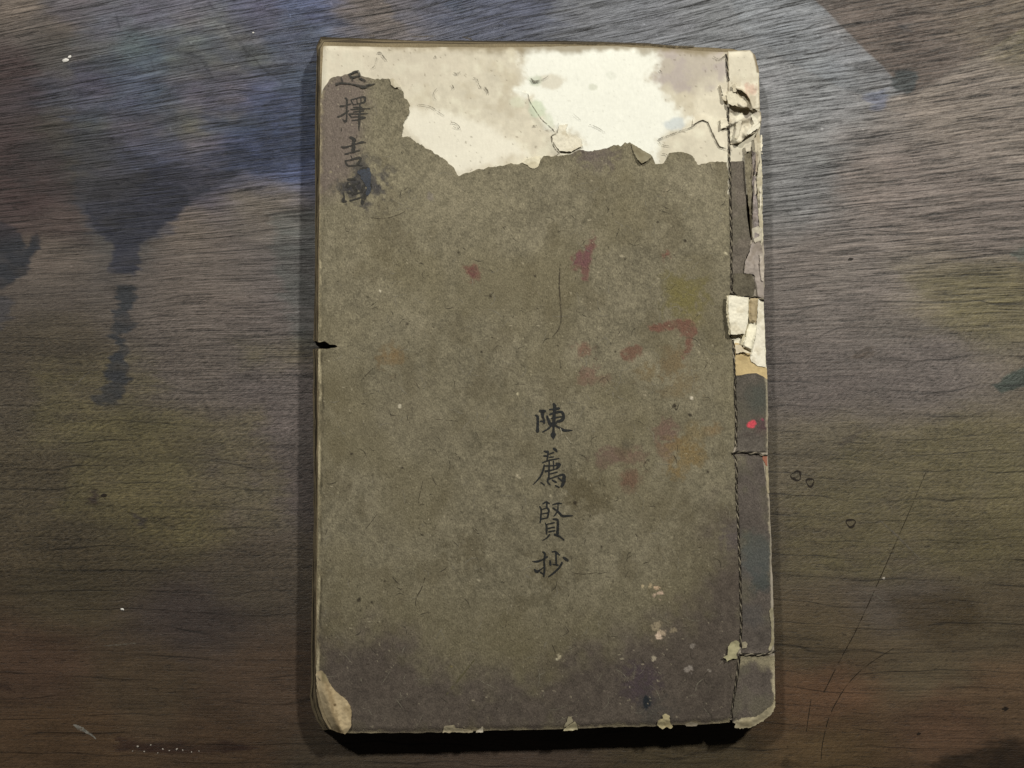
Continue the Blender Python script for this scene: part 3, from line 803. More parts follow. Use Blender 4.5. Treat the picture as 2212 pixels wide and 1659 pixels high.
def col_cover(u, v, d):
    n = fbm(u, v, 210, 1, 5); n2 = fbm(u, v, 34, 2, 4); n3 = fbm(u, v, 9, 4, 3)
    c = np.tile(A((123, 116, 96), 600), (u.size, 1))
    n4 = vnoise(u / 2.6, v / 2.6, 6) - .5
    c = c * (1 + .14 * n + .18 * n2 + .28 * n3 + .46 * n4)[:, None]
    rub = fbm(u, v, 64, 10, 5); drk = fbm(u, v * .8, 52, 11, 5)
    c = mixc(c, .36 * ss(.08, .42, rub) * (.5 + .5 * ss(-.3, .3, n3)), A((143, 135, 114), 700))
    c = mixc(c, .40 * ss(.12, .45, drk), A((94, 86, 66), 700))
    # tone of the paper itself: slightly greener and darker in broad blotches
    c = mixc(c, .55 * ss(-.1, .55, fbm(u, v, 150, 6, 4)), A((112, 104, 80), 700))
    # violet-grey damp stains
    pur = sd_poly([(670, 1375), (780, 1385), (860, 1400), (905, 1450), (1000, 1480), (1150, 1470), (1240, 1410), (1390, 1375), (1480, 1350), (1560, 1240), (1570, 1130), (1620, 1120), (1640, 1600), (660, 1600)])(u, v)
    m = ss(-85, 50, pur + n2 * 60 + n * 40)
    c = mixc(c, .88 * m, A((72, 64, 59), 1450) ); c = c * (1 + .25 * n3 * m + .15 * n2 * m)[:, None]
    c = mixc(c, .5 * ss(1180, 1420, v + n * 90) * (1 - m), A((88, 81, 60), 1420))  # darker olive towards the bottom of the sheet
    m = ss(-26, 22, sd_poly([(690, 150), (800, 170), (790, 260), (775, 340), (730, 400), (720, 420), (680, 430)])(u, v) + n2 * 26)
    c = mixc(c, .8 * m, A((118, 106, 100), 280))
    for x, y, r, cc, k in BLOBS:
        w_ = near([(x, y)], u, v, r * 2.4)
        q = np.hypot(u[w_] - x, v[w_] - y) / r
        c[w_] = mixc(c[w_], min(k * 1.35, 1) * ss(1.3, .4, q + n2[w_] * .9 + n3[w_] * 1.0) * np.clip(.9 + .8 * n3[w_], 0, 1), A(cc, y))
    for pts, cc, k in REDS:
        y = np.mean([p[1] for p in pts])
        w_ = near(pts, u, v, 16)
        c[w_] = mixc(c[w_], k * 1.12 * ss(-3, 5, sd_poly(pts)(u[w_], v[w_]) + n3[w_] * 9 + n2[w_] * 6) * np.clip(.95 + .6 * n3[w_], 0, 1), A(cc, y) * np.array([1.0, .93, .93]))
    # specks
    s1 = vnoise(u / 3.1, v / 3.1, 3); s2 = vnoise(u / 5.0 + 40, v / 3.4, 8); dens = ss(-.3, .5, fbm(u, v, 80, 9, 2))
    c = mixc(c, .62 * ss(.925, .97, s1) * (.4 + dens), A((52, 46, 36), 800))
    c = mixc(c, .55 * ss(.93, .975, s2) * (.4 + dens), A((172, 162, 138), 800))
    for x, y, r in DOTS:
        w_ = near([(x, y)], u, v, r * 2)
        c[w_] = mixc(c[w_], .85 * ss(1.2, .6, np.hypot(u[w_] - x, v[w_] - y) / r + n3[w_] * .8), A((44, 38, 30), y))
    for x, y, r, cc in FLECKS:
        w_ = near([(x, y)], u, v, r * 3)
        q = np.hypot(u[w_] - x + 5 * n2[w_], (v[w_] - y) * 1.15 + 4 * n3[w_]) / (r * .85)
        c[w_] = mixc(c[w_], .9 * ss(1.05, .6, q + n3[w_] * 1.5 + n4[w_] * .6), A(cc, y))
    # worn pale rim along fore edge and bottom
    rim = SD_OUT(u, v)
    m = ss(9, 1, rim + n3 * 7 + n2 * 6) * (.35 + .65 * ss(-.2, .5, fbm(u, v, 60, 3, 3)))
    c = mixc(c, .62 * m, A((172, 160, 128), 800))
    eu = rim - 5 - 4 * fbm(u, v, 40, 5, 3)
    m = ss(3.4, 1.2, np.abs(eu)) * ss(-.15, .15, fbm(u * 3, v, 42, 5, 4)) * ss(420, 470, v) * (u < 720)
    c = mixc(c, .75 * m, A((196, 184, 152), 800))
    m = ss(3.0, 1.0, np.abs(eu - 5)) * ss(-.05, .2, fbm(u * 3, v, 30, 7, 4)) * ss(420, 470, v) * (u < 720)
    c = mixc(c, .6 * m, A((52, 46, 34), 900))
    return c


cover = sheet('front_cover', sd_cover, (668, 140, 1612, 1600), 2.3, ZC,
              lambda u, v, d: wob(u, v) + .00012 * ss(8, 0, SD_COVER(u, v)) * vnoise(u / 18, v / 18, 5) + .0005 * ss(26, 0, -SD_NOTCH(u, v)) * (v > 745),
              col_cover, .00028, M_COVER, book)
cover['label'] = 'olive brown front cover, stained, its top torn away'
under['label'] = 'white lining paper showing where the cover is torn'

# --- folded scraps and small torn pieces on the cover
def scrap(name, pts, F, color, y, z, lift=None, thick=.00014, step=1.3, rag=1.3, tint=None, var=.12, mat=None, seed=1, label=None, bottom=True):
    q = fr(F, pts)
    s = sd_poly(q)
    a = np.array([p[:2] for p in q])
    box = (a[:, 0].min() - 4, a[:, 1].min() - 4, a[:, 0].max() + 4, a[:, 1].max() + 4)
    base = A(color, y)

    def cf(u, v, d):
        n = fbm(u, v, 30, seed, 4); n3 = fbm(u, v, 8, seed + 1, 3)
        c = np.tile(base, (u.size, 1)) * (1 + var * n * 1.8 + var * n3 * 1.3 + .12 * (vnoise(u / 2.2, v / 2.2, seed) - .5))[:, None]
        c = mixc(c, .45 * ss(.1, .5, fbm(u, v, 18, seed + 4, 3)), base * np.array([.62, .57, .48]))
        c = mixc(c, .5 * ss(.9, .97, vnoise(u / 2.6, v / 2.6, seed + 3)), base * .35)
        if tint: c = tint(c, u, v, n, n3)
        return c
    cr = lambda u, v: .00022 * fbm(u, v, 16, seed + 5, 3) + .0001 * fbm(u, v, 6, seed + 6, 2)
    zf = (lambda u, v, d: wob(u, v) + lift(u, v, d) + cr(u, v)) if lift else (lambda u, v, d: wob(u, v) + cr(u, v) * .6)
    o = sheet(name, lambda u, v: s(u, v) + fbm(u, v, 9, seed + 2, 3) * rag + fbm(u, v, 3.6, seed + 7, 2) * rag * .9, box, step, z, zf, cf, thick, mat or M_WHITE, book, bottom)
    if label and o: o['label'] = label
    return o


def tilt(F, p0, p1, h):
    """raises a scrap linearly from photo point p0 (0) to p1 (h metres)"""
    a = np.array(fr(F, [p0])[0]); b = np.array(fr(F, [p1])[0]); e = b - a; L2 = e @ e
    return lambda u, v, d: h * np.clip(((u - a[0]) * e[0] + (v - a[1]) * e[1]) / L2, 0, 1.2) ** 1.4


scrap('folded_flap', [(850, 1022), (940, 1078), (1037, 1135), (990, 1182), (945, 1198), (905, 1165), (868, 1090)], F2, (146, 138, 114), 330, ZC + .0004, tilt(F2, (950, 1080), (930, 1190), .0007), seed=3, label='small folded back triangle of cover paper')
scrap('folded_flap', [(742, 468), (765, 458), (800, 490), (832, 535), (790, 542), (750, 520)], F1, (206, 198, 176), 180, ZC + .0003, tilt(F1, (780, 480), (790, 540), .0004), seed=5)
scrap('torn_chip', [(1895, 1195), (1940, 1160), (2000, 1150), (2060, 1140), (2050, 1180), (2040, 1225), (2000, 1248), (1965, 1240), (1940, 1215)], F1, (226, 218, 192), 345, ZC + .0003, None, seed=6)
scrap('torn_chip', [(300, 860), (280, 900), (300, 960), (420, 990), (425, 1050), (330, 1100), (230, 1090), (170, 1010), (160, 960), (205, 940), (230, 870)], F2, (236, 229, 208), 300, HB + .0004, tilt(F2, (250, 880), (250, 1080), .0005), seed=8, var=.05)
# bottom edge chips
FM = (932.6, 1481.2, .14881)
scrap('torn_chip', [(160, 680), (185, 590), (320, 570), (350, 620), (600, 655), (600, 680)], FM, (166, 156, 130), 1572, ZC + .0004, tilt(FM, (300, 680), (330, 590), .0005), seed=11)
scrap('torn_chip', [(640, 680), (650, 645), (710, 625), (720, 585), (745, 590), (745, 675)], FM, (184, 176, 158), 1572, ZC + .0004, None, seed=12)
scrap('torn_chip', [(1900, 655), (1960, 600), (2080, 525), (2110, 580), (2125, 645)], FM, (176, 168, 138), 1572, ZC + .0006, tilt(FM, (2050, 650), (2060, 540), .0006), seed=13)
scrap('torn_chip', [(1920, 600), (1985, 450), (2030, 450), (2050, 520), (1960, 590)], FM, (138, 130, 108), 1560, ZC + .0004, None, seed=14)
FQ = (1206.9, 1234.4, .25594)
scrap('torn_chip', [(830, 1300), (840, 1260), (880, 1240), (875, 1210), (905, 1200), (935, 1220), (945, 1290), (965, 1310), (950, 1330), (910, 1310), (875, 1330)], FQ, (168, 157, 122), 1560, ZC + .0005, tilt(FQ, (900, 1320), (900, 1210), .0005), seed=15)
scrap('torn_chip', [(1060, 1290), (1120, 1270), (1180, 1285), (1160, 1305), (1080, 1308)], FQ, (128, 120, 104), 1562, ZC + .0004, None, seed=16)

# bottom left corner: folded-over cream corner
ridge = fr(FL, [(215, 500), (270, 700), (330, 900), (380, 1040), (445, 1190)])


def corner_lift(u, v, d):
    r = sd_line(ridge, u, v)
    return .0010 * np.exp(-(r / 10) ** 2) * ss(1440, 1520, v) + .0006 * ss(1470, 1580, v) - .0016 * ss(22, 0, u - np.interp(v, [1440, 1500, 1525, 1550, 1580], [681, 684, 690, 700, 720])) * ss(1440, 1540, v)


def corner_tint(c, u, v, n, n3):
    x = (u - FL[0]) / FL[2]; y = (v - FL[1]) / FL[2]
    d1 = sd_line([(235, 520), (300, 700), (345, 880), (365, 1000), (400, 1100), (430, 1200)], x + 14 * n3 / .5, y)
    c = mixc(c, .8 * np.exp(-(d1 / 34) ** 2), A((116, 100, 74), 1540))
    d2 = sd_line([(150, 520), (170, 700), (210, 860), (270, 1010), (330, 1110)], x, y)
    c = mixc(c, .6 * np.exp(-(d2 / 48) ** 2), A((196, 180, 148), 1540))
    c = mixc(c, .75 * ss(640, 560, y + 60 * n) * ss(190, 230, x), A((104, 96, 72), 1480))
    c = mixc(c, .9 * ss(26, 10, np.hypot(x - 375, y - 872)), A((82, 66, 44), 1520))
    return c


cf = scrap('folded_corner', [(140, 480), (200, 440), (260, 500), (310, 610), (400, 720), (480, 780), (555, 865), (584, 950), (578, 1150), (545, 1200), (505, 1240), (400, 1210), (310, 1165), (230, 1035), (172, 885), (150, 740)],
           FL, (160, 144, 114), 1540, ZC + .0001, corner_lift, seed=18, var=.16, thick=.0003, tint=corner_tint, label='cream dog-eared corner folded over at the bottom left')

# --- spine strip: lining pieces right of the stitching
def spine_piece(name, pts, F, color, y, z, **k):
    return scrap(name, pts, F, color, y, z, **k)


def strip_sdf(v0, v1):
    return lambda u, v: np.minimum(np.minimum(SD_OUT(u, v) - .4, u - thread_x(v) - 3.0), np.minimum(v - v0, v1 - v))


# pale base over the full length
def col_spine_base(u, v, d):
    n = fbm(u, v, 40, 3, 4); n3 = fbm(u * 2, v, 14, 5, 3)
    c = np.tile(A((176, 166, 150), 500), (u.size, 1)) * (1 + .22 * n + .15 * n3)[:, None]
    c = mixc(c, ss(640, 660, v) * ss(830, 800, v), A((236, 230, 208), 720))
    return c


CRACK = sd_poly([(1606, 338), (1610, 400), (1613.5, 466), (1617.5, 494), (1619, 518), (1625, 519), (1624.5, 466), (1624, 400), (1623, 338)])
sheet('spine_lining', lambda u, v: np.minimum(-CRACK(u, v), np.minimum(np.minimum(SD_OUT(u, v) - .2 + fbm(u, v, 14, 2, 3) * 1.4, u - thread_x(v) + 14), np.minimum(1555 - v, v - 322))), (1540, 300, 1690, 1570), 2.6, HB + .00005,
      lambda u, v, d: wob(u, v), col_spine_base, .0003, M_WHITE, book)

# dark cover strip pieces
STAINS_SP = [(1652, 862, 34, (68, 74, 70), .9), (1640, 860, 60, (92, 88, 78), .4), (1652, 925, 24, (84, 62, 66), .8), (1612, 940, 12, (82, 74, 68), .6), (1640, 1190, 40, (78, 83, 78), .6), (1646, 1256, 30, (58, 66, 66), .75),
             (1640, 1225, 40, (80, 82, 80), .6), (1600, 990, 18, (118, 112, 92), .7), (1625, 1330, 26, (84, 82, 80), .4)]


def col_strip(base, y, reds=False):
    def f(u, v, d):
        n = fbm(u, v, 60, 4, 4); n3 = fbm(u, v, 10, 6, 3)
        c = np.tile(A(base, y), (u.size, 1)) * (1 + .30 * n + .26 * n3 + .3 * (vnoise(u / 2.4, v / 2.4, 3) - .5))[:, None]
        c = mixc(c, .5 * ss(0, .5, fbm(u, v, 46, 9, 3)), A((96, 92, 76), y))
        for x, yy, r, cc, k in STAINS_SP:
            c = mixc(c, k * ss(1.3, .2, np.hypot(u - x, v - yy) / r + n * .8 + n3 * .4), A(cc, yy))
        m = ss(1.15, .85, np.hypot((u - 1624), (v - 917) * 1.05) / 9.5 + n3 * .45)
        c = mixc(c, .95 * m, A((208, 78, 90), 917))
        c = mixc(c, .7 * ss(1.1, .7, np.hypot(u - 1647, v - 906) / 3), A((150, 70, 90), 906))
        rim = SD_OUT(u, v)
        c = mixc(c, .7 * ss(5.5, 1, rim + n3 * 5), A((172, 162, 138), y))
        m = ss(12, 4, rim + n * 12 + n3 * 6) * ss(1400, 1440, v) * ss(1590, 1560, v + 60 * (u < 1600))
        c = mixc(c, .8 * m, A((170, 160, 134), 1500))
        m = ss(10, 2, 1566 - v + n3 * 8 + n * 6 - .002 * (u - 1600) ** 2 * 0) * ss(1580, 1600, u)
        c = mixc(c, .85 * m, A((186, 176, 150), 1555))
        m = ss(34, 14, v - 1418 + n * 22 + n3 * 8) * ss(1414, 1420, v)
        c = mixc(c, .75 * m, A((138, 130, 106), 1430))
        return c
    return f


def strip(v0, v1, base, y, nm='spine_strip', top=None, seed=1, zc=.0002):
    s0 = strip_sdf(v0, v1)
    extra = sd_poly(top) if top else None

    def s(u, v):
        d = s0(u, v) + fbm(u, v, 12, seed, 3) * 1.1
        if extra is not None: d = np.minimum(d, extra(u, v) + fbm(u, v, 10, seed + 1, 3) * 1.0)
        return d
    return sheet(nm, s, (1550, v0 - 6, 1690, v1 + 6), 2.2, ZC + zc - .0002, lambda u, v, d: wob(u, v) + .0001 * ss(6, 0, d), col_strip(base, y), .0003, M_COVER, book)


UP = fr(F3, [(405, 1150), (470, 1152), (545, 1145), (552, 1300), (562, 1400), (572, 1660)]) + fr(F4, [(470, 0), (488, 100), (478, 200), (432, 290), (415, 400), (500, 425), (530, 540), (512, 628), (380, 632), (300, 600), (295, 300), (300, 0)])
strip(340, 645, (110, 102, 92), 480, top=UP, seed=2)
strip(806, 975.5, (90, 84, 77), 900, top=fr(F4, [(325, 1375), (400, 1368), (470, 1352), (540, 1350), (600, 1375), (640, 1410), (680, 1500), (680, 3000), (300, 3000)]), seed=3)
strip(980.5, 1411, (86, 79, 73), 1200, top=fr(F5, [(300, 555), (500, 560), (585, 572), (605, 640), (620, 760), (636, 900), (652, 940), (664, 1200), (676, 1450), (670, 1600), (690, 2800), (300, 2800)]), seed=4)
strip(1416.5, 1566, (80, 73, 67), 1490, seed=5)
scrap('dark_patch', [(330, 425), (420, 415), (500, 428), (528, 540), (508, 622), (430, 632), (360, 618), (322, 585)], F4, (94, 88, 74), 620, ZC + .0004, tilt(F4, (420, 430), (420, 620), .0003), mat=M_COVER, seed=21, var=.2)
# slivers of torn strip, upper spine
scrap('torn_sliver', [(552, 1090), (575, 1050), (612, 1062), (616, 1300), (612, 1650), (596, 1650), (580, 1500), (568, 1350), (556, 1250)], F3, (128, 120, 100), 420, ZC + .0006, lambda u, v, d: .0006 * vnoise(u / 30, v / 40, 2), mat=M_COVER, seed=22, var=.2)
scrap('torn_sliver', [(620, 1045), (650, 1070), (664, 1120), (662, 1260), (640, 1285), (622, 1270)], F3, (140, 130, 124), 360, ZC + .0004, lambda u, v, d: .0006 * vnoise(u / 20, v / 40, 4), mat=M_COVER, seed=23, var=.2)
scrap('torn_sliver', [(622, 1280), (655, 1290), (650, 1420), (668, 1520), (678, 1660), (690, 1850), (645, 1870), (628, 1660), (630, 1450)], F3, (152, 142, 138), 430, ZC + .0003, lambda u, v, d: .0004 * vnoise(u / 20, v / 40, 4), mat=M_COVER, seed=24, var=.2)
scrap('torn_sliver', [(672, 870), (690, 900), (700, 1000), (690, 1080), (672, 1200), (655, 1060), (650, 940)], F3, (206, 196, 172), 310, ZC + .0004, lambda u, v, d: .0008 * vnoise(u / 14, v / 40, 4), seed=25)
scrap('torn_sliver', [(680, 1190), (708, 1100), (714, 1300), (718, 1660), (724, 1900), (702, 1940), (690, 1820), (680, 1660), (672, 1450), (665, 1350)], F3, (210, 202, 178), 420, ZC + .0003, lambda u, v, d: .0007 * vnoise(u / 14, v / 40, 6), seed=26)
scrap('torn_sliver', [(500, 0), (560, -20), (590, 10), (585, 110), (530, 130), (505, 80)], F4, (196, 188, 170), 505, ZC + .0004, lambda u, v, d: .0006 * vnoise(u / 14, v / 30, 6), seed=27)
scrap('torn_sliver', [(500, 130), (575, 105), (600, 230), (605, 400), (612, 645), (560, 640), (545, 560), (522, 430), (425, 415), (440, 310), (480, 215)], F4, (158, 148, 140), 590, ZC + .0001, lambda u, v, d: .0006 * vnoise(u / 16, v / 40, 3), seed=28, var=.2)
scrap('torn_sliver', [(570, 240), (604, 230), (612, 380), (608, 500), (588, 480), (575, 380)], F4, (186, 176, 164), 590, ZC + .0006, lambda u, v, d: .0006 * vnoise(u / 16, v / 30, 3), seed=29, var=.2)
# white patch stack in the middle of the spine
for i, (dx, c) in enumerate(((-6, (214, 206, 178)), (4, (226, 218, 192)), (14, (240, 234, 214)))):
    scrap('white_patch', [(268 + dx, 628 + i * 3), (300, 622), (380, 636), (468, 645), (468, 760), (460, 885), (430, 985), (380, 985), (330, 990), (292 + dx, 994 - i * 4), (280 + dx, 900), (266 + dx, 790)], F4, c, 680,
          ZC + .0008 + i * .00028, lambda u, v, d: .0007 * ss(1600, 1573, u), seed=30 + i, var=.05, thick=.00022)
scrap('white_strip', [(556, 652), (600, 696), (606, 780), (616, 900), (620, 1100), (626, 1290), (560, 1280), (490, 1240), (480, 1150), (520, 1050), (545, 880)], F4, (240, 234, 216), 730, ZC + .0001, None, seed=34, var=.05)
scrap('tan_strip', [(476, 645), (520, 652), (560, 650), (552, 740), (538, 882), (480, 872), (470, 760)], F4, (176, 160, 128), 670, ZC + .0008, lambda u, v, d: .0005 * ss(0, 6, d), seed=35, var=.07)
scrap('white_strip', [(458, 892), (500, 888), (546, 902), (530, 1000), (500, 1146), (470, 1135), (426, 1112), (408, 1082), (440, 1000)], F4, (236, 230, 206), 740, ZC + .0006, lambda u, v, d: .0009 * ss(0, 5, d) * ss(700, 750, v), seed=36, var=.06)
scrap('white_strip', [(430, 885), (470, 890), (440, 1000), (410, 1080), (392, 1080), (420, 990)], F4, (200, 192, 164), 730, ZC + .0006, None, seed=37, var=.08)
scrap('tan_patch', [(338, 1060), (390, 1080), (440, 1120), (500, 1180), (520, 1245), (612, 1268), (640, 1320), (640, 1420), (600, 1385), (540, 1360), (470, 1362), (345, 1375)], F4, (200, 178, 132), 790, ZC - .00018, None, seed=38, var=.08)
scrap('white_strip', [(340, 1080), (395, 1085), (420, 1125), (500, 1160), (490, 1172), (420, 1150), (350, 1165)], F4, (214, 202, 176), 755, ZC + .0003, tilt(F4, (400, 1090), (420, 1160), .0004), seed=39, var=.08)
# reddish split at the spine edge lower down
scrap('split_edge', [(592, 572), (646, 576), (646, 640), (640, 690), (618, 650)], F5, (160, 108, 88), 1000, ZC - .0001, None, seed=41, var=.25)
scrap('split_edge', [(622, 660), (646, 680), (656, 800), (660, 930), (640, 930), (634, 800)], F5, (150, 140, 116), 1030, ZC - .0001, None, seed=42, var=.2)
# cream scrap by the lowest cross stitch
FS = F6
scrap('torn_chip', [(372, 760), (400, 725), (440, 708), (468, 722), (470, 780), (440, 830), (450, 870), (400, 870), (360, 900), (350, 870), (318, 862), (365, 840)], FS, (150, 144, 114), 1410, ZC + .0004, tilt(FS, (450, 800), (360, 830), .0006), seed=43, var=.15)
scrap('torn_chip', [(490, 730), (520, 722), (540, 745), (530, 775), (490, 785)], FS, (136, 128, 108), 1395, ZC + .0004, None, seed=44, var=.15)
scrap('torn_chip', [(430, 1470), (440, 1430), (480, 1400), (530, 1380), (610, 1385), (640, 1360), (720, 1300), (762, 1270), (775, 1200), (782, 1275), (745, 1362), (650, 1425), (560, 1474), (480, 1474)], FS, (152, 143, 118), 1545, ZC + .00025, None, seed=45, var=.25, rag=2.2)
scrap('torn_chip', [(725, 460), (740, 425), (762, 430), (766, 520), (768, 640), (772, 740), (740, 800), (715, 805), (730, 760), (748, 700), (745, 560)], FS, (150, 142, 118), 1360, ZC + .0003, None, seed=46, var=.2)

# crumpled cap at the head of the spine
def crumple(u, v, d):
    x = (u - F3[0]) / F3[2]; y = (v - F3[1]) / F3[2]
    h = 0
    for (pts, hh, wd) in (([(480, 470), (590, 560), (640, 660)], .0016, 26), ([(410, 620), (470, 600), (545, 640)], .0008, 24), ([(560, 900), (640, 830), (700, 770)], .0016, 26), ([(430, 790), (520, 760), (600, 740)], .0009, 26),
                          ([(470, 760), (500, 850), (470, 950)], .0007, 24), ([(620, 690), (680, 740)], .0008, 30)):
        r = sd_line([(a, b) for a, b in pts], x, y)
        h = h + hh * np.exp(-(r / wd) ** 2)
    return h + (.0006 * fbm(u, v, 17, 6, 3) + .0003 * np.abs(fbm(u, v, 9, 8, 2))) * ss(400, 480, y)


def col_cap(u, v, d):
    x = (u - F3[0]) / F3[2]; y = (v - F3[1]) / F3[2]
    c = col_cream(2)(u, v + 60, d)
    n = fbm(u, v, 14, 4, 3)
    c = mixc(c, .5 * ss(.05, .4, n) * ss(330, 480, y), A((170, 158, 134), 220))
    c = mixc(c, .6 * ss(3.2, .4, d + 2 * n), A((138, 122, 92), 200))
    c = mixc(c, .6 * ss(1, .4, np.hypot((x - 612) / 60, (y - 490) / 95) + n * .9), A((206, 168, 150), 190))
    c = mixc(c, .6 * ss(1, .4, np.hypot((x - 600) / 90, (y - 720) / 70) + n * .4), A((196, 186, 176), 250))
    c = mixc(c, .8 * ss(-4, 10, sd_poly([(580, 95), (622, 130), (636, 210), (662, 320), (720, 330), (720, 90)])(x, y) + n * 8), A((120, 104, 78), 140))
    return c


CAP_A = sd_poly(fr(F3, [(392, 120), (600, 112), (648, 160), (684, 300), (692, 600), (690, 664), (600, 655), (570, 640), (545, 650), (520, 655), (470, 630), (440, 640), (400, 615), (392, 560), (398, 450)]))
HOLE = sd_poly(fr(F3, [(468, 474), (520, 486), (570, 525), (600, 575), (612, 640), (590, 605), (545, 560), (500, 535)]))
sheet('crumpled_paper', lambda u, v: np.minimum(np.minimum(CAP_A(u, v) + fbm(u, v, 8, 4, 3) * 1.0, SD_OUT(u, v)), -HOLE(u, v)), (1560, 100, 1660, 250), 1.5, ZC - .0001,
      lambda u, v, d: wob(u, v) + crumple(u, v, d) + .0021 * ss(175, 236, v) * ss(1578, 1604, u), col_cap, .0002, M_WHITE, book, True)
CAP_B = sd_poly(fr(F3, [(398, 685), (480, 690), (540, 665), (600, 668), (660, 672), (706, 690), (706, 790), (690, 850), (640, 890), (590, 905), (540, 945), (520, 970), (430, 990), (404, 985)]))
sheet('crumpled_paper', lambda u, v: np.minimum(CAP_B(u, v) + fbm(u, v, 8, 5, 3) * 1.0, SD_OUT(u, v) + 1), (1560, 230, 1660, 330), 1.5, ZC - .0003,
      lambda u, v, d: wob(u, v) + crumple(u, v, d) + .0019 * ss(270, 312, v) * ss(1580, 1600, u), col_cap, .0002, M_WHITE, book, True)
CAP_C = sd_poly(fr(F3, [(400, 1000), (520, 985), (600, 940), (640, 930), (650, 1030), (612, 1050), (560, 1055), (545, 1100), (545, 1160), (470, 1160), (404, 1165)]))
sheet('crumpled_paper', lambda u, v: CAP_C(u, v) + fbm(u, v, 8, 6, 3) * 1.0, (1560, 290, 1650, 360), 1.8, HB + .0002, lambda u, v, d: wob(u, v), lambda u, v, d: col_cream(2)(u, v, d) * .93, .0002, M_WHITE, book)
# small lifted tongue crossing the thread
scrap('folded_flap', [(385, 500), (450, 498), (500, 545), (545, 620), (540, 650), (500, 640), (460, 625), (430, 632), (400, 610), (385, 560)], F3, (222, 214, 190), 210, ZC + .0012, tilt(F3, (400, 510), (500, 640), .0012), seed=48, var=.06)
scrap('folded_flap', [(318, 436), (335, 440), (365, 540), (385, 560), (380, 592), (350, 575), (332, 520)], F3, (226, 218, 196), 200, ZC + .0003, tilt(F3, (360, 500), (340, 560), .0006), seed=49, var=.06)
scrap('folded_flap', [(318, 760), (385, 750), (395, 800), (470, 755), (440, 800), (380, 835), (330, 842)], F3, (222, 214, 192), 270, ZC + .0003, tilt(F3, (370, 770), (350, 842), .0007), seed=50, var=.06)

for i, (pts, c, h) in enumerate((
        ([(600, 700), (660, 715), (702, 765), (694, 825), (640, 862), (585, 900), (552, 892), (600, 842), (640, 800), (622, 752)], (232, 226, 206), .0016),
        ([(428, 436), (462, 428), (474, 500), (446, 508)], (206, 196, 172), .0009), ([(470, 752), (520, 770), (505, 870), (480, 940), (455, 930), (468, 850)], (224, 216, 194), .0009),
        ([(640, 930), (657, 924), (670, 1050), (652, 1062)], (190, 180, 158), .0012), ([(655, 1090), (674, 1084), (669, 1250), (654, 1240)], (164, 152, 132), .001), ([(699, 900), (712, 905), (713, 1085), (701, 1062)], (222, 214, 192), .0008),
        ([(613, 1178), (626, 1168), (631, 1292), (617, 1302)], (120, 110, 96), .0009), ([(556, 1000), (606, 985), (600, 1050), (566, 1062)], (210, 202, 182), .0006), ([(640, 1330), (654, 1322), (662, 1450), (646, 1462)], (186, 176, 160), .0009),
        ([(690, 1400), (706, 1396), (706, 1560), (694, 1580)], (226, 218, 198), .0007))):
    yy = F3[1] + pts[0][1] * F3[2]
    scrap('paper_shred', pts, F3, c, yy, ZC + .0009, tilt(F3, pts[0], pts[len(pts) // 2], h), seed=80 + i, rag=1.6, var=.12)

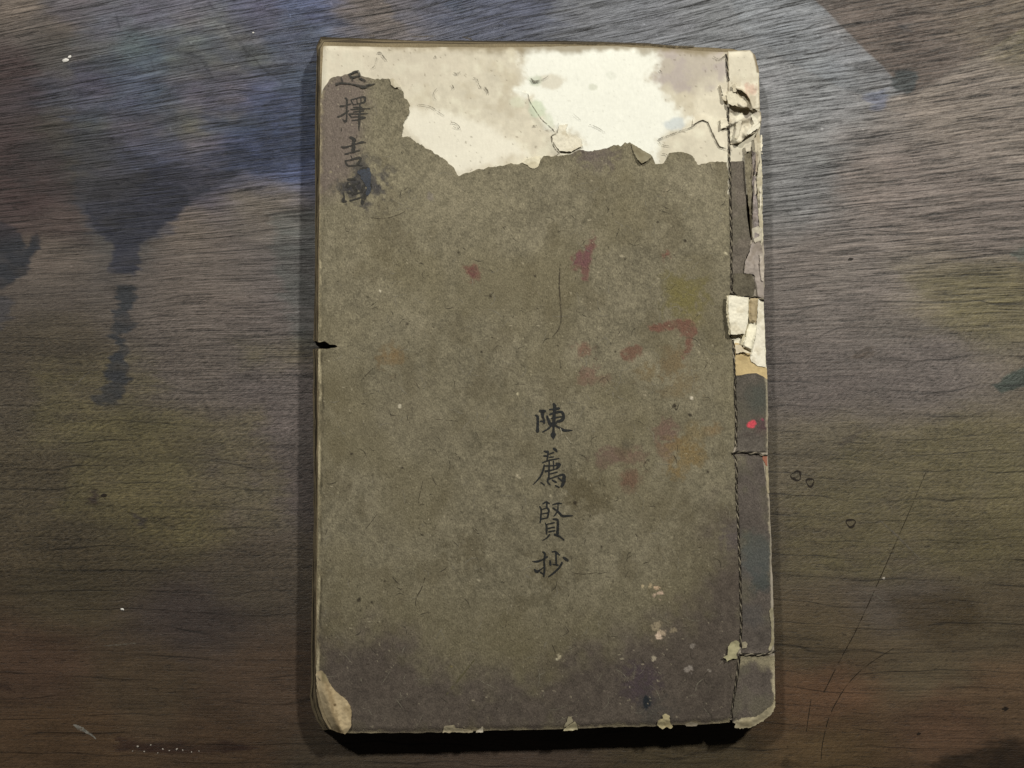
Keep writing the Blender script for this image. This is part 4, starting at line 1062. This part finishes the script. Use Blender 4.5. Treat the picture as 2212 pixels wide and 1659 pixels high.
# --- creases and torn edges in the lining, their shade painted as dark ribbons
zl = lambda u, v: HB + .00062 + wob(u, v)
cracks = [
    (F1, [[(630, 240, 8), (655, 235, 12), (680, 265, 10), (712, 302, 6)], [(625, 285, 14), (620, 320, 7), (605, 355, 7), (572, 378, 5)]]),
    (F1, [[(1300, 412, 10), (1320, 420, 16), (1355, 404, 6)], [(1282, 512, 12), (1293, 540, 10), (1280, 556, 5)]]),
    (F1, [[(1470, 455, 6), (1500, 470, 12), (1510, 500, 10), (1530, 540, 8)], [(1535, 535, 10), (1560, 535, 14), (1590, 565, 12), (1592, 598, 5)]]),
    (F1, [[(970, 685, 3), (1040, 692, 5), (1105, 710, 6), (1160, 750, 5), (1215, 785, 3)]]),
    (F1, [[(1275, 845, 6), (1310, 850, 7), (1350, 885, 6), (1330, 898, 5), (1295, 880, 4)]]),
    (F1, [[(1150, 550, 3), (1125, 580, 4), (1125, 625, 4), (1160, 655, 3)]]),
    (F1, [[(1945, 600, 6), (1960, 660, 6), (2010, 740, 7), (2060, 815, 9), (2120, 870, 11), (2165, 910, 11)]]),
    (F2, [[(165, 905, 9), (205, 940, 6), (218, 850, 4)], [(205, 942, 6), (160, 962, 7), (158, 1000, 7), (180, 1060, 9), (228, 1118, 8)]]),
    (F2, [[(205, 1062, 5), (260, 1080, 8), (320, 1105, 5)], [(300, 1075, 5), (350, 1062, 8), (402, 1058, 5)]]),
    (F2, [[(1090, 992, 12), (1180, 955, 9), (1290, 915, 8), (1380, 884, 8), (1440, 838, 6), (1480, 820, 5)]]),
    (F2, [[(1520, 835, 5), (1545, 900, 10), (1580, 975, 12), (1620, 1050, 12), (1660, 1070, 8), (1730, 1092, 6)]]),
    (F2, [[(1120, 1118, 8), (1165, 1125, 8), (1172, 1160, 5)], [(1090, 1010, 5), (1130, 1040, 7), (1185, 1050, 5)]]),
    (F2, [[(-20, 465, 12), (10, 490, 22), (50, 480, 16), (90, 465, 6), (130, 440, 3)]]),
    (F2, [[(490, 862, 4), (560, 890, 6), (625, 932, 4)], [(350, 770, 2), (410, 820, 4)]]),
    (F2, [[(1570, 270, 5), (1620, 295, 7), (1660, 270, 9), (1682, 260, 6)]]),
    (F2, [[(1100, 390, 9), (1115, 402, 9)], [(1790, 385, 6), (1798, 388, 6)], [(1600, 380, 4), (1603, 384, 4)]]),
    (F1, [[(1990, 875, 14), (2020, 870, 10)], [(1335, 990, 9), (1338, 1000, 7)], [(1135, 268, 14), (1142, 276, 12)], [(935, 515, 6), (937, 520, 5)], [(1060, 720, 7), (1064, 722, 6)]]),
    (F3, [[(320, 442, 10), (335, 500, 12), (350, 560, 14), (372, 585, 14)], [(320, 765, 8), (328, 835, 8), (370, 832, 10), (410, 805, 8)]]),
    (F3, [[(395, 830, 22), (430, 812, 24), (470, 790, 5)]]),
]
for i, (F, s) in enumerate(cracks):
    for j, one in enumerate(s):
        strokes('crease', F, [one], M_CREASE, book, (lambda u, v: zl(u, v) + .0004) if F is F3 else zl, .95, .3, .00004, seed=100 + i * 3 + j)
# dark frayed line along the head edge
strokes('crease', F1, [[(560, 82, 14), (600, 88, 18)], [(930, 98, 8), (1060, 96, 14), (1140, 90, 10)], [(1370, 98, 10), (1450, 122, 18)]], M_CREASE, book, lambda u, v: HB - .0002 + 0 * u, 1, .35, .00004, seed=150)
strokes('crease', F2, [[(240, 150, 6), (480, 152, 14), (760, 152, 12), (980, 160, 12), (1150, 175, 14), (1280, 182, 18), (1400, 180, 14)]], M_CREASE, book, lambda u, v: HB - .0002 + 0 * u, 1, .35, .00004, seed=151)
# scratches on the cover
zk = lambda u, v: ZC + .00004 + wob(u, v)
for i, s in enumerate([
    [(1210, 572, 2), (1208, 610, 3.4), (1210, 650, 2.6), (1212, 690, 2.2), (1206, 712, 2.2), (1194, 727, 1.4)],
    [(918, 1248, 2.4), (910, 1272, 2.2), (900, 1290, 2), (897, 1308, 1.4)],
    [(913, 1040, 1.4), (908, 1062, 1.8), (903, 1085, 1.2)],
    [(800, 470, 1.2), (830, 472, 1.6), (862, 463, 1.4), (875, 456, 1)],
    [(1236, 1237, 1), (1262, 1240, 1.6), (1290, 1236, 1)],
    [(815, 1110, 1), (800, 1130, 1.4), (790, 1142, 1)],
    [(975, 1165, 1), (990, 1180, 1.2)],
    [(940, 905, 1), (990, 910, 1.2)],
    [(1384, 1420, 2), (1392, 1432, 1.4)],
    [(780, 822, 1), (793, 808, 1.6), (806, 795, 1)],
    [(725, 750, 1.6), (745, 748, 1.2), (765, 746, .8)],
]):
    strokes('scratch', ID, [s], M_CREASE, book, zk, 1, .3, .00004, seed=170 + i)
M_PALE = plain_mat('bare_scratch', (.42, .38, .28), .8, .3, alpha=(.3, .9))
strokes('pale_scratch', FB, [[(720, 580, 10), (740, 640, 14), (745, 700, 5)], [(810, 710, 12), (850, 765, 14), (910, 845, 8)]], M_PALE, book, zk, 1, .3, .00008, seed=190)
strokes('pale_scratch', ID, [[(1025, 1425, 3), (1005, 1450, 3), (985, 1475, 4), (965, 1500, 2)]], plain_mat('ochre_scratch', (.13, .115, .06), .9, .3, alpha=(.05, .7)), book, zk, 1, .4, .00005, seed=191)
# fibres and rubbed hairlines in the cover paper: far too many to count
def fibres(name, n, mat, seed, wd, ln):
    V = []; Fc = []; r = np.random.default_rng(seed)
    while n:
        x = r.uniform(700, 1600); y = r.uniform(200, 1570)
        a = r.normal() * .9 + (1.57 if r.random() < .5 else .3); L_ = r.uniform(*ln); bend = r.normal() * L_ * .18
        p = [(x, y), (x + L_ * .5 * math.cos(a) - bend * math.sin(a), y + L_ * .5 * math.sin(a) + bend * math.cos(a)), (x + L_ * math.cos(a), y + L_ * math.sin(a))]
        if min(float(sd_cover(np.array([q[0]]), np.array([q[1]]))[0]) for q in p) < 6: continue
        ribbon_geo([(q[0], q[1], wd * r.uniform(.6, 1.3) * k) for q, k in zip(p, (.6, 1.2, .5))], zk, V, Fc, 4.0, .25, r, .00003)
        n -= 1
    o = mesh_obj(name, np.array(V), Fc, mat, book); o['kind'] = 'stuff'
    return o


fibres('dark_fibres', 190, plain_mat('dark_fibre', (.05, .043, .032), .9, .3, alpha=(.0, .7)), 71, 1.3, (5, 26))
fibres('pale_fibres', 300, plain_mat('pale_fibre', (.27, .245, .185), .9, .3, alpha=(.0, .6)), 72, 1.5, (6, 40))

# --- brush-written characters
INK = [
    ('written_character', FA, M_INK_FADED, [
        [(480, 118, 16), (530, 98, 18), (578, 82, 20)], [(578, 82, 22), (594, 106, 20), (600, 132, 12)], [(486, 122, 18), (512, 150, 22), (560, 142, 16), (596, 134, 14)], [(512, 150, 20), (520, 186, 10)],
        [(590, 158, 12), (624, 172, 24), (655, 190, 20)], [(344, 222, 26), (390, 212, 18), (480, 218, 14), (570, 236, 18), (640, 254, 36), (700, 236, 24), (770, 216, 5)], [(395, 150, 12), (408, 192, 16)]],
     'torn half of a faded ink character at the torn edge'),
    ('written_character', FA, M_INK_FADED, [
        [(384, 465, 20), (430, 460, 18), (500, 440, 14)], [(440, 378, 16), (458, 390, 20), (456, 500, 18), (456, 600, 18), (440, 630, 28), (414, 608, 10)], [(362, 582, 22), (410, 560, 20), (480, 512, 12)],
        [(505, 400, 12), (518, 430, 16), (530, 450, 14)], [(500, 396, 12), (560, 380, 14), (630, 364, 20), (658, 376, 22), (648, 420, 20), (600, 434, 14), (540, 446, 12)], [(566, 382, 10), (572, 440, 12)], [(610, 374, 10), (612, 430, 12)],
        [(530, 476, 12), (620, 476, 14)], [(500, 500, 14), (600, 494, 16), (706, 490, 14)], [(600, 440, 14), (600, 560, 16)], [(530, 526, 12), (640, 514, 14)], [(486, 548, 12), (600, 546, 16), (684, 544, 12)],
        [(508, 584, 16), (580, 580, 18), (660, 588, 16)], [(510, 622, 12), (600, 606, 14), (645, 594, 12)], [(590, 570, 22), (594, 640, 24), (590, 690, 16), (592, 735, 5)], [(480, 550, 14), (505, 580, 12)]], None),
    ('written_character', FA, M_INK_FADED, [
        [(492, 804, 22), (522, 816, 34), (546, 840, 34)], [(532, 820, 30), (530, 900, 36), (528, 960, 40)], [(400, 908, 16), (430, 914, 24), (500, 896, 14), (570, 872, 14), (620, 858, 24), (662, 860, 12)],
        [(440, 986, 18), (520, 966, 18), (594, 946, 20)], [(440, 1058, 16), (452, 1090, 20), (480, 1114, 20), (560, 1108, 16), (625, 1108, 16)], [(440, 1060, 14), (520, 1044, 18), (592, 1026, 30), (606, 1050, 26), (572, 1094, 24)],
        [(500, 1000, 8), (520, 1040, 10)]], None),
    ('written_character', FA, M_INK_FADED, [
        [(470, 1262, 24), (550, 1258, 22)], [(448, 1348, 16), (520, 1322, 18), (600, 1296, 16)], [(700, 1280, 30), (712, 1340, 34), (680, 1400, 50), (650, 1440, 46), (626, 1520, 36)],
        [(418, 1410, 14), (428, 1460, 22), (414, 1496, 34), (452, 1500, 18)], [(492, 1494, 18), (560, 1474, 20), (616, 1456, 18)], [(470, 1404, 24), (560, 1412, 22), (600, 1404, 14)], [(530, 1340, 30), (560, 1390, 28), (520, 1430, 18)],
        [(470, 1290, 14), (452, 1340, 18)], [(640, 1330, 30), (620, 1400, 26)], [(600, 1150, 14), (650, 1136, 24), (700, 1140, 16)]], 'smudged ink character with a glossy blue-black blot'),
    ('ink_blot', FA, M_INK_WET, [[(590, 1180, 40), (640, 1195, 90), (665, 1230, 110), (680, 1280, 70), (690, 1330, 46)], [(690, 1150, 34), (702, 1220, 40)], [(690, 1330, 30), (700, 1370, 40), (680, 1420, 34)]], None),
    ('written_character', FB, M_INK, [
        [(268, 345, 26), (306, 368, 44), (312, 470, 44), (308, 560, 46), (306, 640, 56)], [(352, 268, 46), (400, 272, 54), (442, 272, 46)], [(398, 290, 60), (398, 370, 44), (424, 430, 38), (428, 492, 34)], [(362, 452, 30), (430, 462, 30)],
        [(596, 140, 40), (618, 170, 54), (612, 300, 52), (604, 440, 54), (600, 560, 44)], [(596, 560, 34), (596, 640, 44), (592, 700, 84), (596, 776, 20)], [(525, 242, 26), (600, 236, 28), (690, 222, 44), (712, 230, 20)],
        [(478, 362, 34), (508, 440, 46), (544, 520, 44)], [(530, 330, 28), (640, 296, 36), (740, 288, 44), (778, 350, 52), (752, 430, 56), (660, 462, 36)], [(560, 402, 26), (740, 372, 26)], [(520, 500, 44), (600, 500, 50), (650, 490, 36)],
        [(560, 530, 34), (490, 598, 26), (400, 648, 22)], [(640, 536, 30), (720, 582, 36), (800, 622, 44), (880, 620, 34), (945, 620, 6)]], None),
    ('written_character', FB, M_INK, [
        [(425, 998, 26), (460, 1006, 40), (500, 1010, 36)], [(500, 1000, 26), (492, 1080, 28), (482, 1165, 24)], [(595, 945, 30), (630, 970, 50), (658, 1004, 30)], [(510, 1054, 22), (600, 1020, 26)], [(425, 1082, 30), (482, 1086, 30)], [(520, 1108, 20), (600, 1100, 24)],
        [(400, 1206, 22), (500, 1168, 26), (600, 1146, 26), (700, 1128, 18)], [(430, 1246, 26), (404, 1360, 32), (340, 1484, 28), (225, 1606, 12)], [(440, 1262, 26), (560, 1262, 24), (720, 1244, 30)], [(520, 1180, 24), (516, 1340, 28), (514, 1500, 26)],
        [(596, 1180, 22), (600, 1336, 24)], [(650, 1220, 34), (704, 1240, 50), (660, 1310, 36)], [(450, 1362, 36), (560, 1342, 24), (660, 1312, 20)], [(520, 1414, 22), (664, 1376, 22)], [(516, 1504, 26), (640, 1458, 26), (770, 1424, 40), (806, 1470, 34)],
        [(780, 1440, 44), (786, 1540, 60), (744, 1640, 44)], [(516, 1450, 26), (490, 1550, 32), (540, 1610, 20)], [(366, 1562, 22), (434, 1612, 22)], [(574, 1520, 26), (644, 1562, 32)], [(684, 1478, 28), (742, 1532, 32)], [(630, 1618, 22), (700, 1654, 26)]], None),
    ('written_character', FC, M_INK, [
        [(365, 346, 20), (420, 318, 26), (470, 344, 20)], [(312, 390, 20), (336, 450, 26), (330, 560, 26), (318, 655, 20)], [(336, 444, 16), (430, 412, 18)], [(430, 330, 26), (430, 410, 26), (462, 450, 28), (440, 570, 26)], [(340, 512, 18), (450, 494, 22)],
        [(330, 598, 22), (440, 576, 20)], [(526, 362, 18), (600, 340, 26), (668, 344, 20)], [(610, 330, 18), (604, 460, 22), (545, 548, 18)], [(526, 414, 24), (610, 472, 32), (680, 544, 36), (780, 544, 30), (856, 542, 12)],
        [(405, 660, 18), (424, 720, 30), (424, 836, 26)], [(430, 682, 20), (550, 656, 22)], [(530, 596, 24), (604, 616, 36), (606, 740, 36), (600, 846, 44)], [(450, 748, 22), (550, 728, 22)], [(460, 804, 24), (560, 786, 22)],
        [(474, 848, 24), (424, 908, 20), (362, 942, 16)], [(556, 848, 34), (640, 884, 30), (706, 938, 22)]], None),
    ('written_character', FC, M_INK, [
        [(362, 1134, 26), (396, 1160, 30), (386, 1290, 28), (390, 1420, 30), (378, 1536, 22)], [(190, 1290, 10), (270, 1290, 32), (350, 1264, 26), (436, 1212, 28)], [(226, 1412, 16), (262, 1456, 46), (320, 1426, 20), (372, 1386, 14)],
        [(516, 1132, 22), (572, 1130, 26), (634, 1184, 24)], [(576, 1140, 28), (580, 1240, 28), (582, 1340, 26)], [(480, 1276, 28), (488, 1344, 32)], [(696, 1222, 26), (740, 1250, 46), (772, 1278, 30)], [(524, 1336, 16), (610, 1348, 28)],
        [(676, 1306, 30), (630, 1390, 30), (540, 1476, 28), (455, 1540, 20)], [(320, 1460, 20), (376, 1500, 22)]], None),
]
for i, (nm, F, mat, s, lab) in enumerate(INK):
    zf = (lambda u, v: zk(u, v) + .0002) if i == 0 else zk
    strokes(nm, F, s, mat, book, zf, 1.14, .10, .00005 + (.0001 if nm == 'ink_blot' else 0), lab, seed=300 + i)


# --- sewing thread: two twisted plies lying in the gap beside the cover, with cross stitches round the spine
def rope(name, pts, zs, r, pitch, mat_a, mat_b, parent, seed=0):
    p = np.array(pts, float)
    w3 = P(p[:, 0], p[:, 1], np.array(zs))
    seg = np.concatenate([[0], np.cumsum(np.linalg.norm(np.diff(w3, axis=0), axis=1))])
    n = max(8, int(seg[-1] / (pitch / 9)))
    s = np.linspace(0, seg[-1], n)
    c = np.stack([np.interp(s, seg, w3[:, k]) for k in range(3)], 1)
    rr = np.random.default_rng(seed)
    c[:, :2] += np.stack([np.interp(s, np.linspace(0, seg[-1], max(3, n // 24)), rr.normal(size=max(3, n // 24)) * .00012) for _ in range(2)], 1)
    t = np.gradient(c, axis=0); t /= np.linalg.norm(t, axis=1)[:, None]
    up = np.array([0, 0, 1.0]); sd_ = np.cross(t, up); sd_ /= np.maximum(np.linalg.norm(sd_, axis=1), 1e-9)[:, None]
    nz_ = np.cross(sd_, t)
    root = None
    for ply, mat in ((0, mat_a), (1, mat_b)):
        ph = 2 * math.pi * s / pitch + ply * math.pi
        cc = c + (sd_ * np.cos(ph)[:, None] + nz_ * np.sin(ph)[:, None]) * r * .52
        V = []; Fc = []
        K = 6
        for k in range(K):
            a = 2 * math.pi * k / K
            V.append(cc + (sd_ * math.cos(a) + nz_ * math.sin(a)) * r * .62)
        V = np.stack(V, 1).reshape(-1, 3)
        for i in range(n - 1):
            for k in range(K):
                Fc.append([i * K + k, i * K + (k + 1) % K, (i + 1) * K + (k + 1) % K, (i + 1) * K + k])
        o = mesh_obj(name if ply == 0 else 'ply', V, Fc, mat, root or parent, None, len(Fc))
        if ply == 0: root = o
    return root


tz = []
for x, y in THREAD:
    tz.append(float(zcov(np.array([x]), np.array([y]))[0]) + .00002)
cutA = [i for i, p in enumerate(THREAD) if p[1] < 195]
cutB = [i for i, p in enumerate(THREAD) if 225 < p[1] < 640]
cutC = [i for i, p in enumerate(THREAD) if 725 < p[1] < 968]
cutD = [i for i, p in enumerate(THREAD) if 975 < p[1] < 1396]
cutE = [i for i, p in enumerate(THREAD) if 1415 < p[1]]
for j, cset in enumerate((cutA, cutB, cutC, cutD, cutE)):
    rope('thread', [THREAD[i] for i in cset], [tz[i] for i in cset], .00038, .0038, M_THREAD_D, M_THREAD_L, book, seed=j)
for j, (F, pts) in enumerate(((F4, [(300, 600), (330, 618), (380, 634), (470, 641), (525, 635), (570, 650), (606, 668)]), (F5, [(310, 560), (370, 546), (430, 545), (480, 560), (540, 553), (592, 570), (645, 572)]),
                              (F6, [(470, 828), (520, 836), (570, 836), (640, 842), (700, 832), (750, 812), (785, 796)]))):
    q = fr(F, pts)
    zz = [float(zcov(np.array([x]), np.array([y]))[0]) + .0003 for x, y in q]
    zz[-1] -= .0006
    rope('cross_stitch', q, zz, .00038, .0042, M_THREAD_D, M_THREAD_L if j != 1 else M_THREAD_L, book, seed=20 + j)

# ------------------------------------------------------------------ crumbs lying on the table
M_CRUMB = plain_mat('white_paint_chip', (.72, .70, .66), .8, .12)


def crumb(px, py, rx, ry, ang, seed, label, group=None, mat=M_CRUMB):
    """a flat chip of dried paint or plaster: irregular faceted lump"""
    r = np.random.default_rng(seed)
    c = P(px, py, 0.0)
    k = DIST / FPX
    n = 9
    V = []; F_ = []
    for lay, (s, z) in enumerate(((.8, .0), (1.0, .35), (.62, .8))):
        for i in range(n):
            t = 2 * math.pi * i / n
            q = s * (1 + .25 * r.normal() * .6)
            x = rx * q * math.cos(t); y = ry * q * math.sin(t)
            V.append((k * (x * math.cos(ang) - y * math.sin(ang)), k * (x * math.sin(ang) + y * math.cos(ang)), k * min(rx, ry) * z * .8))
    for lay in range(2):
        for i in range(n):
            F_.append([lay * n + i, lay * n + (i + 1) % n, (lay + 1) * n + (i + 1) % n, (lay + 1) * n + i])
    F_.append(list(range(2 * n, 3 * n)))
    o = mesh_obj('paint_chip', np.array(V), F_, mat)
    o.location = (float(c[0]), float(c[1]), .0001)
    o['label'] = label; o['category'] = 'chip'; o['group'] = group or 'pale chips on the table'
    return o


crumb(142, 131, 8, 4.2, .15, 1, 'larger of the two bright white chips on the wood near the top left corner')
crumb(151, 123.5, 4.5, 3.2, .4, 2, 'smaller of the two bright white chips, just right of the larger one at top left')
crumb(547, 71, 2.2, 2, 0, 3, 'tiny white speck between the white chips and the head of the book')
crumb(264.5, 1316, 4, 2.2, -.2, 4, 'single small white speck on the dark wood at lower left, beside no other')
M_GRIT = plain_mat('pale_grit', (.40, .36, .31), .8, .3)
crumb(1908, 1249, 3.4, 3.2, .3, 5, 'small pale crumb beside the long dark scratch at lower right', mat=M_GRIT)
for i, (x, y, s) in enumerate(((298, 1614, 3.0), (326, 1609, 2.0), (352, 1616, 2.2), (366, 1622, 1.8), (382, 1617, 2.6), (395, 1622, 1.8), (312, 1623, 2.0), (341, 1624, 1.6), (414, 1625, 1.7), (430, 1621, 1.5), (287, 1624, 1.6), (1974, 1629 - 1450 + 1450, 0))):
    if s: crumb(x, y + (i * 7 % 5) - 2, s * .95, s * .7, i, 10 + i, 'tiny pale grit grain in the dark scuffed streak at the bottom left', 'grit grains at the bottom left', M_GRIT)
